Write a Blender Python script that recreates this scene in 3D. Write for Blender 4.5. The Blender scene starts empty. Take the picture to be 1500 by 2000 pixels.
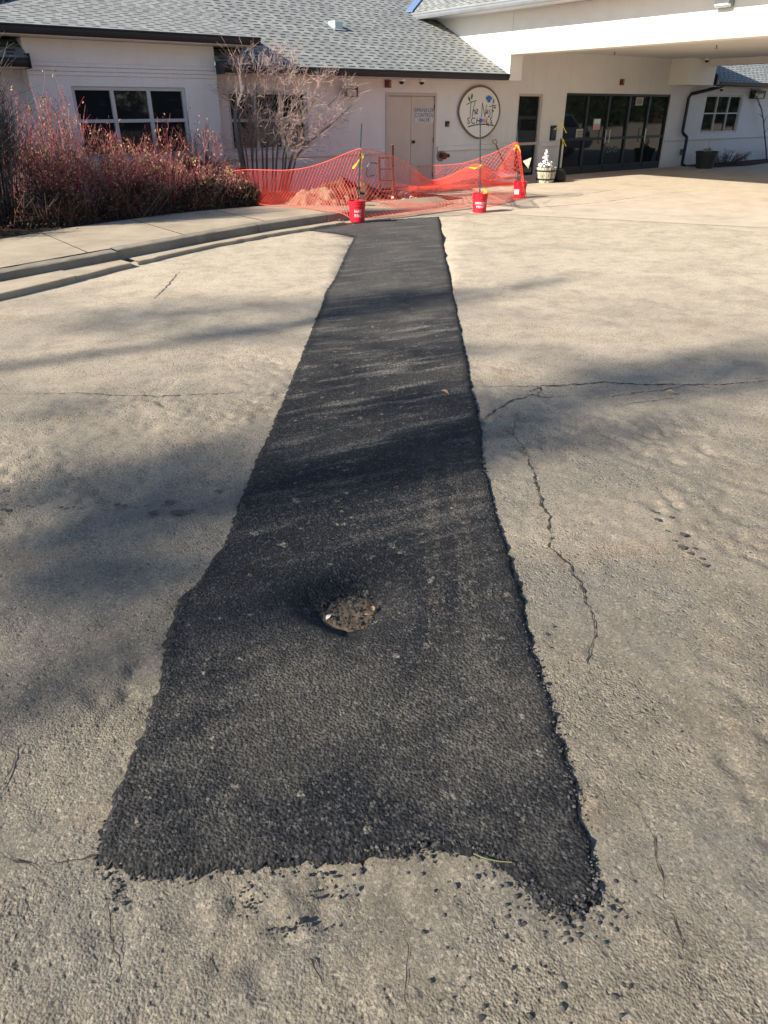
import bpy, math, random
import numpy as np
from mathutils import Vector, Matrix
R = math.radians
random.seed(7); rng = np.random.default_rng(7)
scene = bpy.context.scene
COL = scene.collection

# ---------------------------------------------------------------- camera (world x runs along the facade, y away from the camera, z up)
AZ, PITCH, ROLL, FPX, CAMH = R(37.55), R(29.57), R(0.13), 1387.0, 1.7
fw = np.array([math.sin(AZ)*math.cos(PITCH), math.cos(AZ)*math.cos(PITCH), -math.sin(PITCH)])
rt = np.array([math.cos(AZ), -math.sin(AZ), 0.0])
dn = np.cross(fw, rt)
r2 = math.cos(ROLL)*rt + math.sin(ROLL)*dn
d2 = -math.sin(ROLL)*rt + math.cos(ROLL)*dn
CP = np.array([0, 0, CAMH])
cam = bpy.data.cameras.new('camera'); co = bpy.data.objects.new('camera', cam); COL.objects.link(co)
mw = Matrix.Identity(4)
for i in range(3):
    mw[i][0] = r2[i]; mw[i][1] = -d2[i]; mw[i][2] = -fw[i]; mw[i][3] = CP[i]
co.matrix_world = mw
cam.sensor_fit = 'VERTICAL'; cam.sensor_height = 24; cam.lens = FPX/2000*24
cam.clip_start = 0.05; cam.clip_end = 2000
scene.camera = co

# ---------------------------------------------------------------- sun and sky
SUN_A, SUN_E = R(8), R(29)          # light travels along +x, a little towards the camera, downwards
sund = np.array([math.cos(SUN_A)*math.cos(SUN_E), -math.sin(SUN_A)*math.cos(SUN_E), -math.sin(SUN_E)])
w = bpy.data.worlds.new('World'); scene.world = w; w.use_nodes = True
nt = w.node_tree; bg = nt.nodes['Background']
sky = nt.nodes.new('ShaderNodeTexSky'); sky.sky_type = 'NISHITA'; sky.sun_disc = False
sky.sun_elevation = SUN_E; sky.sun_rotation = math.atan2(-sund[0], -sund[1])
sky.altitude = 1600
nt.links.new(sky.outputs[0], bg.inputs[0]); bg.inputs[1].default_value = 0.09
sl = bpy.data.lights.new('sun', 'SUN'); sl.energy = 4.8; sl.angle = R(0.55); sl.color = (1.0, 0.92, 0.79)
so = bpy.data.objects.new('sun', sl); COL.objects.link(so)
so.rotation_euler = Vector(-sund).to_track_quat('Z', 'Y').to_euler(); so.location = (-40, 10, 30)
scene.view_settings.view_transform = 'Standard'; scene.view_settings.look = 'None'
scene.view_settings.exposure = 1.2; scene.view_settings.gamma = 1

# ---------------------------------------------------------------- surveying: a ray through the photograph met with a real plane
def ray(px, py): return r2*(px-750)/FPX + d2*(py-1000)/FPX + fw
def gp(px, py, z=0.0):
    d = ray(px, py); return CP + d*((z-CAMH)/d[2])
def vp(px, py, V):
    d = ray(px, py); return CP + d*(V/d[1])
def up_(px, py, U):
    d = ray(px, py); return CP + d*(U/d[0])
def wp(px, py, A, B):                # vertical plane through ground points A and B
    n = np.array([-(B[1]-A[1]), B[0]-A[0], 0]); d = ray(px, py)
    return CP + d*(((np.array([A[0], A[1], 0])-CP) @ n)/(d @ n))

# ---------------------------------------------------------------- object helpers
BASE = {}
def tag(o, label=None, cat=None, group=None, kind=None):
    if label: o['label'] = label
    if cat: o['category'] = cat
    if group: o['group'] = group
    if kind: o['kind'] = kind
    return o
def thing(name, label, cat, loc=(0, 0, 0), group=None):
    o = bpy.data.objects.new(name, None); COL.objects.link(o); o.location = loc; o.empty_display_size = .1
    BASE[o.name] = np.array(loc, float)
    return tag(o, label, cat, group)
def copy_tree(o, parent=None):
    c = o.copy(); COL.objects.link(c)
    if parent: c.parent = parent
    BASE[c.name] = BASE[o.name]
    for ch in list(o.children): copy_tree(ch, c)
    return c
class MB:
    def __init__(s): s.v = []; s.f = []; s.n = 0
    def add(s, vs, fs):
        b = s.n; s.v.extend([tuple(map(float, p)) for p in vs]); s.n += len(vs)
        s.f.extend([tuple(b+i for i in f) for f in fs]); return s
    def box(s, x0, x1, y0, y1, z0, z1):
        return s.add([(x0,y0,z0),(x1,y0,z0),(x1,y1,z0),(x0,y1,z0),(x0,y0,z1),(x1,y0,z1),(x1,y1,z1),(x0,y1,z1)],
                     [(3,2,1,0),(4,5,6,7),(0,1,5,4),(1,2,6,5),(2,3,7,6),(3,0,4,7)])
    def quad(s, *p): return s.add(p, [tuple(range(len(p)))])
    def slab(s, poly, off):          # polygon extruded along a vector
        n = len(poly); P = [np.array(p, float) for p in poly]; Q = [p+np.array(off, float) for p in P]
        return s.add(P+Q, [tuple(range(n)), tuple(range(2*n-1, n-1, -1))]+[(i, i+n, (i+1) % n+n, (i+1) % n) for i in range(n)])
    def tube(s, pts, rad, n=6, cap=True):
        P = [np.array(p, float) for p in pts]; m = len(P)
        rr = rad if hasattr(rad, '__len__') else [rad]*m
        vs = []; pu = None
        for i in range(m):
            t = P[min(i+1, m-1)]-P[max(i-1, 0)]; t = t/(np.linalg.norm(t)+1e-9)
            if pu is None:
                a = np.array([0, 0, 1.]) if abs(t[2]) < .9 else np.array([1., 0, 0])
                u = np.cross(t, a)
            else: u = pu-t*(pu@t)
            u /= np.linalg.norm(u)+1e-9; pu = u; q = np.cross(t, u)
            for k in range(n):
                a = 2*math.pi*k/n; vs.append(P[i]+rr[i]*(math.cos(a)*u+math.sin(a)*q))
        fs = [(i*n+k, i*n+(k+1) % n, (i+1)*n+(k+1) % n, (i+1)*n+k) for i in range(m-1) for k in range(n)]
        if cap: fs += [tuple(range(n-1, -1, -1)), tuple(range((m-1)*n, m*n))]
        return s.add(vs, fs)
    def lathe(s, prof, c=(0, 0, 0), n=24, jit=None):
        vs = []; m = len(prof)
        for r, z in prof:
            for k in range(n):
                a = 2*math.pi*k/n; q = r*(1+(jit(a, z) if jit else 0))
                vs.append((c[0]+q*math.cos(a), c[1]+q*math.sin(a), c[2]+z))
        fs = [(i*n+k, i*n+(k+1) % n, (i+1)*n+(k+1) % n, (i+1)*n+k) for i in range(m-1) for k in range(n)]
        return s.add(vs, fs)
    def disc(s, c, a, b, n=20, jit=0):
        c = np.array(c, float); a = np.array(a, float); b = np.array(b, float)
        return s.add([c+(a*math.cos(t)+b*math.sin(t))*(1+jit*random.uniform(-1, 1)) for t in np.linspace(0, 2*math.pi, n, endpoint=False)], [tuple(range(n))])
    def rock(s, c, r, sq=.7):
        vs = np.array([(0,0,1),(.89,0,.45),(.28,.85,.45),(-.72,.53,.45),(-.72,-.53,.45),(.28,-.85,.45),(.72,.53,-.45),(-.28,.85,-.45),(-.89,0,-.45),(-.28,-.85,-.45),(.72,-.53,-.45),(0,0,-1)])
        fs = [(0,1,2),(0,2,3),(0,3,4),(0,4,5),(0,5,1),(1,6,2),(2,7,3),(3,8,4),(4,9,5),(5,10,1),(6,7,2),(7,8,3),(8,9,4),(9,10,5),(10,6,1),(11,7,6),(11,8,7),(11,9,8),(11,10,9),(11,6,10)]
        a = random.uniform(0, 6.3); sc = np.array([random.uniform(.7, 1.3), random.uniform(.7, 1.2), sq*random.uniform(.7, 1.2)])
        q = vs*(1+rng.uniform(-.42, .42, (12, 1)))*sc*r
        q = np.stack([q[:, 0]*math.cos(a)-q[:, 1]*math.sin(a), q[:, 0]*math.sin(a)+q[:, 1]*math.cos(a), q[:, 2]], 1)
        return s.add(q+np.array(c), fs)
    def build(s, name, mat, parent=None, smooth=False, bevel=0, merge=False):
        b = BASE[parent.name] if parent else np.zeros(3)
        me = bpy.data.meshes.new(name)
        V = np.array(s.v)-b
        me.from_pydata(V.tolist(), [], s.f)
        if mat: me.materials.append(mat)
        if smooth: me.polygons.foreach_set('use_smooth', [True]*len(me.polygons))
        o = bpy.data.objects.new(name, me); COL.objects.link(o)
        if parent: o.parent = parent
        BASE[o.name] = b
        if merge:
            md = o.modifiers.new('weld', 'WELD'); md.merge_threshold = .0005
        if bevel:
            md = o.modifiers.new('bevel', 'BEVEL'); md.width = bevel; md.segments = 2; md.limit_method = 'ANGLE'
        return o
def box(name, mat, parent, x0, x1, y0, y1, z0, z1, bevel=0.004):
    return MB().box(x0, x1, y0, y1, z0, z1).build(name, mat, parent, bevel=bevel)
def text_mesh(body, size, fmap, align='CENTER', spacing=1.0, line=1.0):
    cu = bpy.data.curves.new('lettering', 'FONT'); cu.body = body; cu.size = size; cu.align_x = align; cu.align_y = 'CENTER'
    cu.space_character = spacing; cu.space_line = line; cu.resolution_u = 3
    o = bpy.data.objects.new('lettering', cu); COL.objects.link(o)
    dg = bpy.context.evaluated_depsgraph_get(); me = bpy.data.meshes.new_from_object(o.evaluated_get(dg))
    mb = MB().add([fmap(v.co.x, v.co.y) for v in me.vertices], [tuple(p.vertices) for p in me.polygons])
    bpy.data.objects.remove(o); bpy.data.curves.remove(cu); bpy.data.meshes.remove(me)
    return mb
def smoothnoise(x, y, s, seed=0):    # value noise on numpy arrays
    x = np.asarray(x)/s; y = np.asarray(y)/s
    xi = np.floor(x).astype(int); yi = np.floor(y).astype(int); fx = x-xi; fy = y-yi
    fx = fx*fx*(3-2*fx); fy = fy*fy*(3-2*fy)
    def h(a, b):
        n = (a*374761393+b*668265263+seed*974711) & 0x7fffffff
        n = ((n ^ (n >> 13))*1274126177) & 0x7fffffff
        return ((n ^ (n >> 16)) & 0xffff)/65535.0
    return (h(xi, yi)*(1-fx)+h(xi+1, yi)*fx)*(1-fy)+(h(xi, yi+1)*(1-fx)+h(xi+1, yi+1)*fx)*fy
def inside(px, py, poly):
    c = np.zeros(px.shape, bool); n = len(poly)
    for i in range(n):
        x0, y0 = poly[i][:2]; x1, y1 = poly[(i+1) % n][:2]
        if y0 == y1: continue
        m = ((y0 > py) != (y1 > py)) & (px < (x1-x0)*(py-y0)/(y1-y0)+x0); c ^= m
    return c
def polydist(px, py, poly, closed=True):
    d = np.full(px.shape, 1e9); n = len(poly)
    for i in range(n if closed else n-1):
        a = np.array(poly[i][:2]); b = np.array(poly[(i+1) % n][:2]); ab = b-a
        t = np.clip(((px-a[0])*ab[0]+(py-a[1])*ab[1])/(ab@ab+1e-12), 0, 1)
        d = np.minimum(d, np.hypot(px-a[0]-t*ab[0], py-a[1]-t*ab[1]))
    return d

# ---------------------------------------------------------------- materials
class NT:
    def __init__(s, name, rough=.8, col=None, metal=0, spec=.5):
        s.m = bpy.data.materials.new(name); s.m.use_nodes = True; s.t = s.m.node_tree; s.p = s.t.nodes['Principled BSDF']
        s.p.inputs['Roughness'].default_value = rough; s.p.inputs['Metallic'].default_value = metal
        s.p.inputs['Specular IOR Level'].default_value = spec
        if col: s.p.inputs['Base Color'].default_value = (*col, 1)
        s.tc = None
    def n(s, typ, **kw):
        x = s.t.nodes.new(typ)
        for k, v in kw.items(): setattr(x, k, v)
        return x
    def l(s, a, b): s.t.links.new(a, b)
    def pos(s):
        if not s.tc: s.tc = s.n('ShaderNodeTexCoord')
        return s.tc.outputs['Object']
    def setin(s, node, i, v):
        if hasattr(v, 'is_output'): s.l(v, node.inputs[i])
        else: node.inputs[i].default_value = v
    def noise(s, scale, detail=4, rough=.6, vec=None, dist=0):
        x = s.n('ShaderNodeTexNoise'); x.inputs['Scale'].default_value = scale; x.inputs['Detail'].default_value = detail
        x.inputs['Roughness'].default_value = rough; x.inputs['Distortion'].default_value = dist
        s.l(vec if vec is not None else s.pos(), x.inputs['Vector']); return x.outputs['Fac']
    def voro(s, scale, feature='F1', out='Distance', vec=None):
        x = s.n('ShaderNodeTexVoronoi', feature=feature); x.inputs['Scale'].default_value = scale
        s.l(vec if vec is not None else s.pos(), x.inputs['Vector']); return x.outputs[out]
    def math(s, op, a, b=0.0, c=None, clamp=False):
        x = s.n('ShaderNodeMath', operation=op); x.use_clamp = clamp
        s.setin(x, 0, a); s.setin(x, 1, b)
        if c is not None: s.setin(x, 2, c)
        return x.outputs[0]
    def ramp(s, fac, stops, interp='LINEAR'):
        x = s.n('ShaderNodeValToRGB'); x.color_ramp.interpolation = interp; e = x.color_ramp.elements
        while len(e) < len(stops): e.new(.5)
        for i, (p, c) in enumerate(stops):
            e[i].position = p; e[i].color = (*(c if hasattr(c, '__len__') else (c, c, c)), 1)
        s.l(fac, x.inputs[0]); return x.outputs[0]
    def mix(s, fac, a, b, mode='MIX'):
        x = s.n('ShaderNodeMix', data_type='RGBA', blend_type=mode)
        s.setin(x, 0, fac)
        for i, v in ((6, a), (7, b)):
            if hasattr(v, 'is_output'): s.l(v, x.inputs[i])
            else: x.inputs[i].default_value = (*v, 1)
        return x.outputs[2]
    def maprange(s, v, a, b, c=0.0, d=1.0):
        x = s.n('ShaderNodeMapRange'); s.l(v, x.inputs[0])
        for i, q in enumerate((a, b, c, d)): x.inputs[i+1].default_value = q
        return x.outputs[0]
    def scaled(s, vec3):
        x = s.n('ShaderNodeVectorMath', operation='MULTIPLY'); s.l(s.pos(), x.inputs[0]); x.inputs[1].default_value = vec3; return x.outputs[0]
    def sep(s):
        x = s.n('ShaderNodeSeparateXYZ'); s.l(s.pos(), x.inputs[0]); return x.outputs
    def color(s, c): s.l(c, s.p.inputs['Base Color']); return s
    def bump(s, h, strength=.5, dist=.01):
        x = s.n('ShaderNodeBump'); x.inputs['Strength'].default_value = strength; x.inputs['Distance'].default_value = dist
        s.l(h, x.inputs['Height'])
        prev = s.p.inputs['Normal'].links
        if prev: s.l(prev[0].from_socket, x.inputs['Normal'])
        s.l(x.outputs[0], s.p.inputs['Normal']); return s
def plain(name, col, rough=.7, var=.15, scale=12, metal=0, spec=.4, bump=0):
    t = NT(name, rough, None, metal, spec)
    f = t.noise(scale, 5)
    t.color(t.ramp(f, [(.3, tuple(c*(1-var) for c in col)), (.7, tuple(min(1, c*(1+var)) for c in col))]))
    if bump: t.bump(t.noise(scale*6, 3), .4, bump)
    return t.m

def mat_road():
    t = NT('weathered_asphalt', .92, spec=.25)
    x, y, z = t.sep()
    # colour runs from dark grey-brown near the camera to pale tan further off
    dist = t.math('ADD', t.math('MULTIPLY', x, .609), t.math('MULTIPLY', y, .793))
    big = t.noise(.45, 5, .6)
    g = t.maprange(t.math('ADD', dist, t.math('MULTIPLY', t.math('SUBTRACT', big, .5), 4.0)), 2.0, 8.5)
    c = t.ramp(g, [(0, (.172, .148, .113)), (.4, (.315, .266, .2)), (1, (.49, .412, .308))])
    c = t.mix(1.0, c, t.ramp(t.noise(4.2, 6, .72, dist=.3), [(.32, .74), (.5, 1.0), (.70, 1.12)]), 'MULTIPLY')
    # smoother grey zones and rusty dust, both in large ragged shapes
    wz = t.ramp(t.noise(1.1, 4, .55, dist=.5), [(.47, 0), (.58, 1)])
    c = t.mix(t.math('MULTIPLY', wz, t.maprange(g, 0, 1, .7, .15)), c, (.155, .14, .118))
    rust = t.ramp(t.noise(1.9, 5, .6), [(.56, 0), (.72, 1)])
    c = t.mix(t.math('MULTIPLY', rust, .45), c, (.27, .185, .11))
    fine = t.noise(140, 3, .7)
    c = t.mix(1.0, c, t.ramp(fine, [(.25, .6), (.5, 1.0), (.78, 1.5)]), 'MULTIPLY')
    agg = t.voro(110, out='Color')
    sp = t.n('ShaderNodeSeparateColor'); t.l(agg, sp.inputs[0])
    c = t.mix(t.math('MULTIPLY', t.ramp(sp.outputs[0], [(.8, 0), (.95, 1)]), .3), c, (.42, .36, .28))
    c = t.mix(t.math('MULTIPLY', t.ramp(sp.outputs[1], [(.8, 0), (.95, 1)]), .5), c, (.07, .062, .055))
    pitmask = t.ramp(t.noise(1.5, 4, .55, dist=.4), [(.38, 0), (.58, 1)])
    warp = t.n('ShaderNodeVectorMath', operation='ADD'); t.l(t.pos(), warp.inputs[0])
    wn_ = t.n('ShaderNodeTexNoise'); wn_.inputs['Scale'].default_value = 70; t.l(t.pos(), wn_.inputs['Vector'])
    ws = t.n('ShaderNodeVectorMath', operation='SCALE'); t.l(wn_.outputs['Color'], ws.inputs[0]); ws.inputs['Scale'].default_value = .012; t.l(ws.outputs[0], warp.inputs[1])
    dimp = t.ramp(t.voro(46, vec=warp.outputs[0]), [(.16, 1), (.42, 0)])
    dc = t.n('ShaderNodeSeparateColor'); t.l(t.voro(46, out='Color', vec=warp.outputs[0]), dc.inputs[0])
    dimp = t.math('MULTIPLY', dimp, t.ramp(dc.outputs[0], [(.45, 0), (.8, 1)]))
    pits = t.math('MULTIPLY', dimp, t.math('ADD', .05, t.math('MULTIPLY', pitmask, .95)))
    c = t.mix(t.math('MULTIPLY', pits, .4), c, (.095, .08, .062))     # shade inside the pits painted into the colour
    t.color(c)
    stones = t.math('MULTIPLY', t.voro(135), t.math('ADD', -.06, t.math('MULTIPLY', pitmask, -.6)))
    h = t.math('ADD', t.math('SUBTRACT', t.math('MULTIPLY', t.noise(95, 4, .65), .6), t.math('MULTIPLY', pits, 1.1)), stones)
    t.bump(h, .62, .008)
    t.bump(t.noise(260, 2, .6), .5, .003)
    return t.m
def mat_patch():
    t = NT('fresh_asphalt', .8, spec=.25)
    v = t.voro(105, out='Color'); sp = t.n('ShaderNodeSeparateColor'); t.l(v, sp.inputs[0])
    c = t.ramp(sp.outputs[0], [(0, (.004, .0045, .006)), (.5, (.012, .0125, .0145)), (.86, (.026, .0265, .029)), (1, (.075, .073, .068))])
    x, y, z = t.sep()
    dist = t.math('ADD', t.math('MULTIPLY', x, .609), t.math('MULTIPLY', y, .793))
    lat = t.math('ADD', t.math('MULTIPLY', x, .793), t.math('MULTIPLY', y, -.609))
    fin = t.ramp(t.noise(60, 4, .75), [(.40, 0), (.62, 1)])
    # traffic dust: brown film at the near end, pale smears swept across the far half, bare black between
    film = t.math('MULTIPLY', t.ramp(t.noise(1.5, 5, .6, dist=.5), [(.40, 0), (.62, 1)]), t.math('ADD', t.maprange(dist, 1.2, 2.3, .95, .16), t.maprange(dist, 4.4, 6.5, 0, .65)))
    c = t.mix(t.math('MULTIPLY', film, t.math('ADD', .25, t.math('MULTIPLY', fin, .55))), c, (.17, .15, .122))
    cb = t.n('ShaderNodeCombineXYZ'); t.l(t.math('MULTIPLY', t.math('ADD', lat, t.math('MULTIPLY', dist, .5)), 1.3), cb.inputs[0]); t.l(t.math('MULTIPLY', t.math('SUBTRACT', dist, t.math('MULTIPLY', lat, .45)), 7.0), cb.inputs[1])
    smear = t.ramp(t.noise(1.0, 5, .65, vec=cb.outputs[0]), [(.51, 0), (.66, 1)])
    c = t.mix(t.math('MULTIPLY', t.math('MULTIPLY', smear, fin), t.maprange(dist, 2.4, 5.2, .2, .95)), c, (.30, .27, .225))
    spl = t.math('MULTIPLY', t.ramp(t.noise(16, 2, .5), [(.665, 0), (.71, 1)]), t.maprange(dist, 1, 5, .5, .8))
    c = t.mix(t.math('MULTIPLY', spl, fin), c, (.36, .32, .25))
    c = t.mix(t.maprange(dist, 5.0, 10, 0, .55), c, (.095, .092, .088))
    # the loose, unrolled border stays black and free of dust
    at = t.n('ShaderNodeAttribute'); at.attribute_name = 'border'; core = t.math('POWER', at.outputs['Fac'], 1.5)
    black = t.ramp(sp.outputs[0], [(0, (.004, .0045, .006)), (.6, (.013, .0135, .0155)), (1, (.045, .044, .043))])
    c = t.mix(core, black, c)
    for off in (.20, .235, .33, .37):
        m = t.math('COMPARE', t.math('ADD', lat, t.math('MULTIPLY', t.math('SUBTRACT', dist, 2.7), -.03)), off, .017)
        m = t.math('MULTIPLY', m, t.math('MULTIPLY', t.ramp(t.noise(34, 3), [(.42, 0), (.58, 1)]), t.maprange(t.math('ABSOLUTE', t.math('SUBTRACT', dist, 2.75)), .4, 1.2, 1, 0)))
        c = t.mix(t.math('MULTIPLY', m, t.math('MULTIPLY', fin, .42)), c, (.19, .165, .125))
    t.color(c)
    h = t.math('ADD', t.math('MULTIPLY', t.voro(100), -1.3), t.math('MULTIPLY', t.noise(190, 4, .7), .9))
    t.bump(h, .8, .007)
    return t.m
def mat_concrete(name, a, b, bump=.004):
    t = NT(name, .9, spec=.25)
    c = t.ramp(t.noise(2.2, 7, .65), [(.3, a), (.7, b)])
    c = t.mix(1.0, c, t.ramp(t.noise(120, 3, .6), [(.3, .8), (.7, 1.2)]), 'MULTIPLY')
    c = t.mix(t.math('MULTIPLY', t.ramp(t.noise(.9, 5, .7), [(.5, 0), (.75, 1)]), .35), c, (.16, .13, .1))
    t.color(c); t.bump(t.noise(90, 5, .7), .5, bump); return t.m
def mat_stucco():
    t = NT('painted_stucco', .88, spec=.25)
    x, y, z = t.sep()
    c = t.ramp(t.noise(1.6, 6, .6), [(.3, (.64, .62, .615)), (.7, (.70, .68, .67))])
    # splash dirt and peeling low on the wall, with its own ragged edge
    low = t.maprange(t.math('ADD', z, t.math('MULTIPLY', t.noise(5, 6, .75), .9)), .35, .95, 1, 0)
    c = t.mix(t.math('MULTIPLY', low, .55), c, (.42, .385, .34))
    v = t.n('ShaderNodeVectorMath', operation='MULTIPLY'); t.l(t.pos(), v.inputs[0]); v.inputs[1].default_value = (6, 6, .5)
    st = t.ramp(t.noise(1.0, 5, .6, vec=v.outputs[0]), [(.52, 0), (.75, 1)])
    c = t.mix(t.math('MULTIPLY', st, .12), c, (.35, .31, .27))
    t.color(c); t.bump(t.noise(160, 4, .6), .35, .004); return t.m
def mat_shingle(name, along='x'):
    t = NT(name, .9, spec=.25)
    x, y, z = t.sep(); a, b = (x, y) if along == 'x' else (y, x)
    rowv = t.math('DIVIDE', b, .128); row = t.math('FLOOR', rowv); fr = t.math('FRACT', rowv)
    if along != 'x': pass
    wn = t.n('ShaderNodeTexWhiteNoise', noise_dimensions='1D'); t.l(row, wn.inputs['W'])
    av = t.math('ADD', t.math('DIVIDE', a, .27), t.math('MULTIPLY', wn.outputs['Value'], 7.3))
    cell = t.math('FLOOR', av); fa = t.math('FRACT', av)
    cb = t.n('ShaderNodeCombineXYZ'); t.l(cell, cb.inputs[0]); t.l(row, cb.inputs[1])
    w2 = t.n('ShaderNodeTexWhiteNoise', noise_dimensions='2D'); t.l(cb.outputs[0], w2.inputs['Vector'])
    rnd = w2.outputs['Value']
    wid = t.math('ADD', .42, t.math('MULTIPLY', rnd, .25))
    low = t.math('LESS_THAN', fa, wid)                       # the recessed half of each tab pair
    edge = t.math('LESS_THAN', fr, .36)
    dash = t.math('MULTIPLY', low, edge)  # near-black dashes paint the tabs' shadow lines into the colour
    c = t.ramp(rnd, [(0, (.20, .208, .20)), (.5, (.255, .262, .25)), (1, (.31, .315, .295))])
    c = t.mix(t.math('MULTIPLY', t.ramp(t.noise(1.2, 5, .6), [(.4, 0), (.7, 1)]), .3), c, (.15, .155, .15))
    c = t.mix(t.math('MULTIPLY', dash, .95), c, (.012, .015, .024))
    t.color(c)
    hgt = t.math('ADD', t.math('MULTIPLY', t.math('SUBTRACT', 1, low), .6), t.math('SUBTRACT', 1, fr))
    t.bump(hgt, .5, .012); t.bump(t.noise(150, 3), .4, .004); return t.m
def mat_glass(name='window_glass', tint=(.012, .014, .017)):
    t = NT(name, .03, tint, spec=.5)
    t.bump(t.noise(1.7, 2, .5), .05, .012)
    t.p.inputs['IOR'].default_value = 1.5
    return t.m
def mat_soil(name, a, b):
    t = NT(name, .95, spec=.2)
    c = t.ramp(t.noise(14, 8, .75), [(.3, a), (.7, b)]); t.color(c); t.bump(t.noise(40, 6, .75), .8, .03); return t.m
def mat_leaf(name, cols, rough=.7):
    t = NT(name, rough, spec=.3)
    oi = t.n('ShaderNodeNewGeometry')
    c = t.ramp(oi.outputs['Random Per Island'], [(i/max(1, len(cols)-1), c) for i, c in enumerate(cols)])
    t.color(c); return t.m
def mat_barrel():
    t = NT('weathered_barrel_wood', .9)
    v = t.n('ShaderNodeVectorMath', operation='MULTIPLY'); t.l(t.pos(), v.inputs[0]); v.inputs[1].default_value = (30, 30, 3)
    t.color(t.ramp(t.noise(1, 6, .7, vec=v.outputs[0]), [(.36, (.05, .045, .035)), (.48, (.3, .27, .2)), (.6, (.6, .55, .42)), (.8, (.66, .62, .52))])); t.bump(t.noise(1, 4, .6, vec=v.outputs[0]), .4, .006)
    return t.m
M = dict(road=mat_road(), patch=mat_patch(), walk=mat_concrete('sidewalk_concrete', (.31, .255, .185), (.43, .365, .27), .008),
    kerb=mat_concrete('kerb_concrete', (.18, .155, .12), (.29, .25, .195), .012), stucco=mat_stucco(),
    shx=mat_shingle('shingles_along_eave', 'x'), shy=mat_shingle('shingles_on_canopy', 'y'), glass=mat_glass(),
    trim=plain('light_trim_paint', (.67, .65, .63), .75, .06), frame=plain('window_vinyl', (.46, .46, .47), .5, .05),
    white=plain('canopy_white_stucco', (.78, .75, .70), .85, .04, 3, bump=.003),
    dark=plain('dark_gutter_paint', (.011, .014, .021), .5, .2, 5), grey=plain('grey_gutter_metal', (.2, .215, .235), .38, .1, 5),
    bronze=plain('dark_bronze_frame', (.014, .017, .021), .4, .15), door=plain('tan_door_paint', (.51, .44, .38), .6, .05, 3), doorframe=plain('tan_door_frame', (.49, .415, .36), .6, .05),
    black=plain('black_plastic', (.015, .015, .017), .45, .2), steel=plain('dull_steel', (.35, .34, .33), .35, .1, metal=.8),
    red=plain('strobe_red', (.13, .018, .02), .45, .1), pail=plain('pail_red_plastic', (.62, .012, .03), .38, .08, 20), whitep=plain('white_plastic', (.75, .75, .73), .45, .04),
    ink=plain('black_ink', (.02, .02, .022), .7, .1), brown=plain('brown_sign_rim', (.19, .115, .08), .6, .15), signface=plain('sign_face', (.74, .72, .68), .6, .03, 3),
    green=plain('green_leaf_print', (.06, .13, .05), .6, .2), blue=plain('blue_bird_print', (.04, .16, .45), .5, .35, 30), pink=plain('pink_print', (.75, .28, .32), .6, .2, 40),
    net=plain('orange_safety_net', (.86, .085, .05), .5, .1, 30), rope=plain('red_edge_rope', (.85, .13, .07), .6, .1), yellow=plain('yellow_tape', (.85, .66, .04), .45, .12, 30),
    post=plain('green_post_paint', (.015, .05, .045), .5, .2), rust=plain('brown_steel', (.085, .028, .022), .6, .3, 30), wood=plain('ash_handle', (.5, .3, .11), .55, .2, 20),
    soil=mat_soil('dark_garden_soil', (.022, .016, .012), (.075, .055, .038)), pile=mat_soil('tan_fill_dirt', (.17, .13, .085), (.36, .29, .2)), hole=mat_soil('trench_dirt', (.06, .035, .025), (.16, .10, .07)),
    rubble=mat_soil('broken_concrete', (.35, .3, .24), (.55, .48, .4)), sack=plain('cement_sack_paper', (.66, .58, .53), .75, .15, 9, bump=.01), sackred=plain('sack_red_print', (.55, .2, .15), .7, .15, 9),
    frost=plain('frosted_white_foliage', (.82, .82, .82), .8, .08, 60, bump=.006), barrel=mat_barrel(), bag=plain('black_bag', (.012, .012, .013), .55, .3),
    cream=plain('cream_pennant', (.7, .62, .47), .7, .06), paper=plain('notice_paper', (.4, .38, .36), .7, .1, 30), print_=plain('flyer_print', (.45, .4, .4), .6, .6, 60),
    bark=mat_leaf('grey_bark', [(.06, .052, .048), (.12, .1, .09), (.085, .07, .065)]), twig=mat_leaf('pale_pink_twig', [(.33, .235, .205), (.42, .30, .265), (.22, .165, .15), (.30, .19, .17)]),
    dogwood=mat_leaf('red_dogwood_stem', [(.22, .025, .045), (.32, .04, .07), (.22, .08, .075), (.15, .05, .045), (.28, .045, .07), (.32, .16, .12), (.11, .035, .035)]),
    brownstem=mat_leaf('brown_stem', [(.10, .06, .045), (.15, .09, .06), (.07, .045, .04)]),
    tanleaf=mat_leaf('dry_tan_leaf', [(.40, .24, .10), (.5, .34, .17), (.3, .16, .07), (.42, .3, .16)]),
    redleaf=mat_leaf('maroon_dry_leaf', [(.20, .05, .05), (.15, .06, .05), (.24, .10, .07), (.11, .04, .04)]),
    greytwig=mat_leaf('grey_twig', [(.075, .065, .062), (.12, .105, .10), (.05, .045, .045)]),
    pine=mat_leaf('pine_needles', [(.02, .04, .018), (.035, .06, .025), (.05, .075, .035)]), trunk=plain('pine_bark', (.1, .06, .04), .9, .3, 8),
    crack=plain('crack_dark_brown', (.045, .035, .027), .95, .4, 40), oil=plain('oil_stain', (.07, .058, .047), .7, .3, 40), crumb=mat_leaf('loose_asphalt', [(.012, .012, .014), (.03, .03, .033), (.05, .048, .046), (.085, .08, .075)]),  # cracks and joints are a plain dark brown
    leafy=mat_leaf('fallen_leaf', [(.3, .14, .07), (.4, .24, .12), (.22, .09, .05)]), blueflash=plain('blue_flashing', (.16, .24, .42), .4, .1))
exec_parts = []

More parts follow.
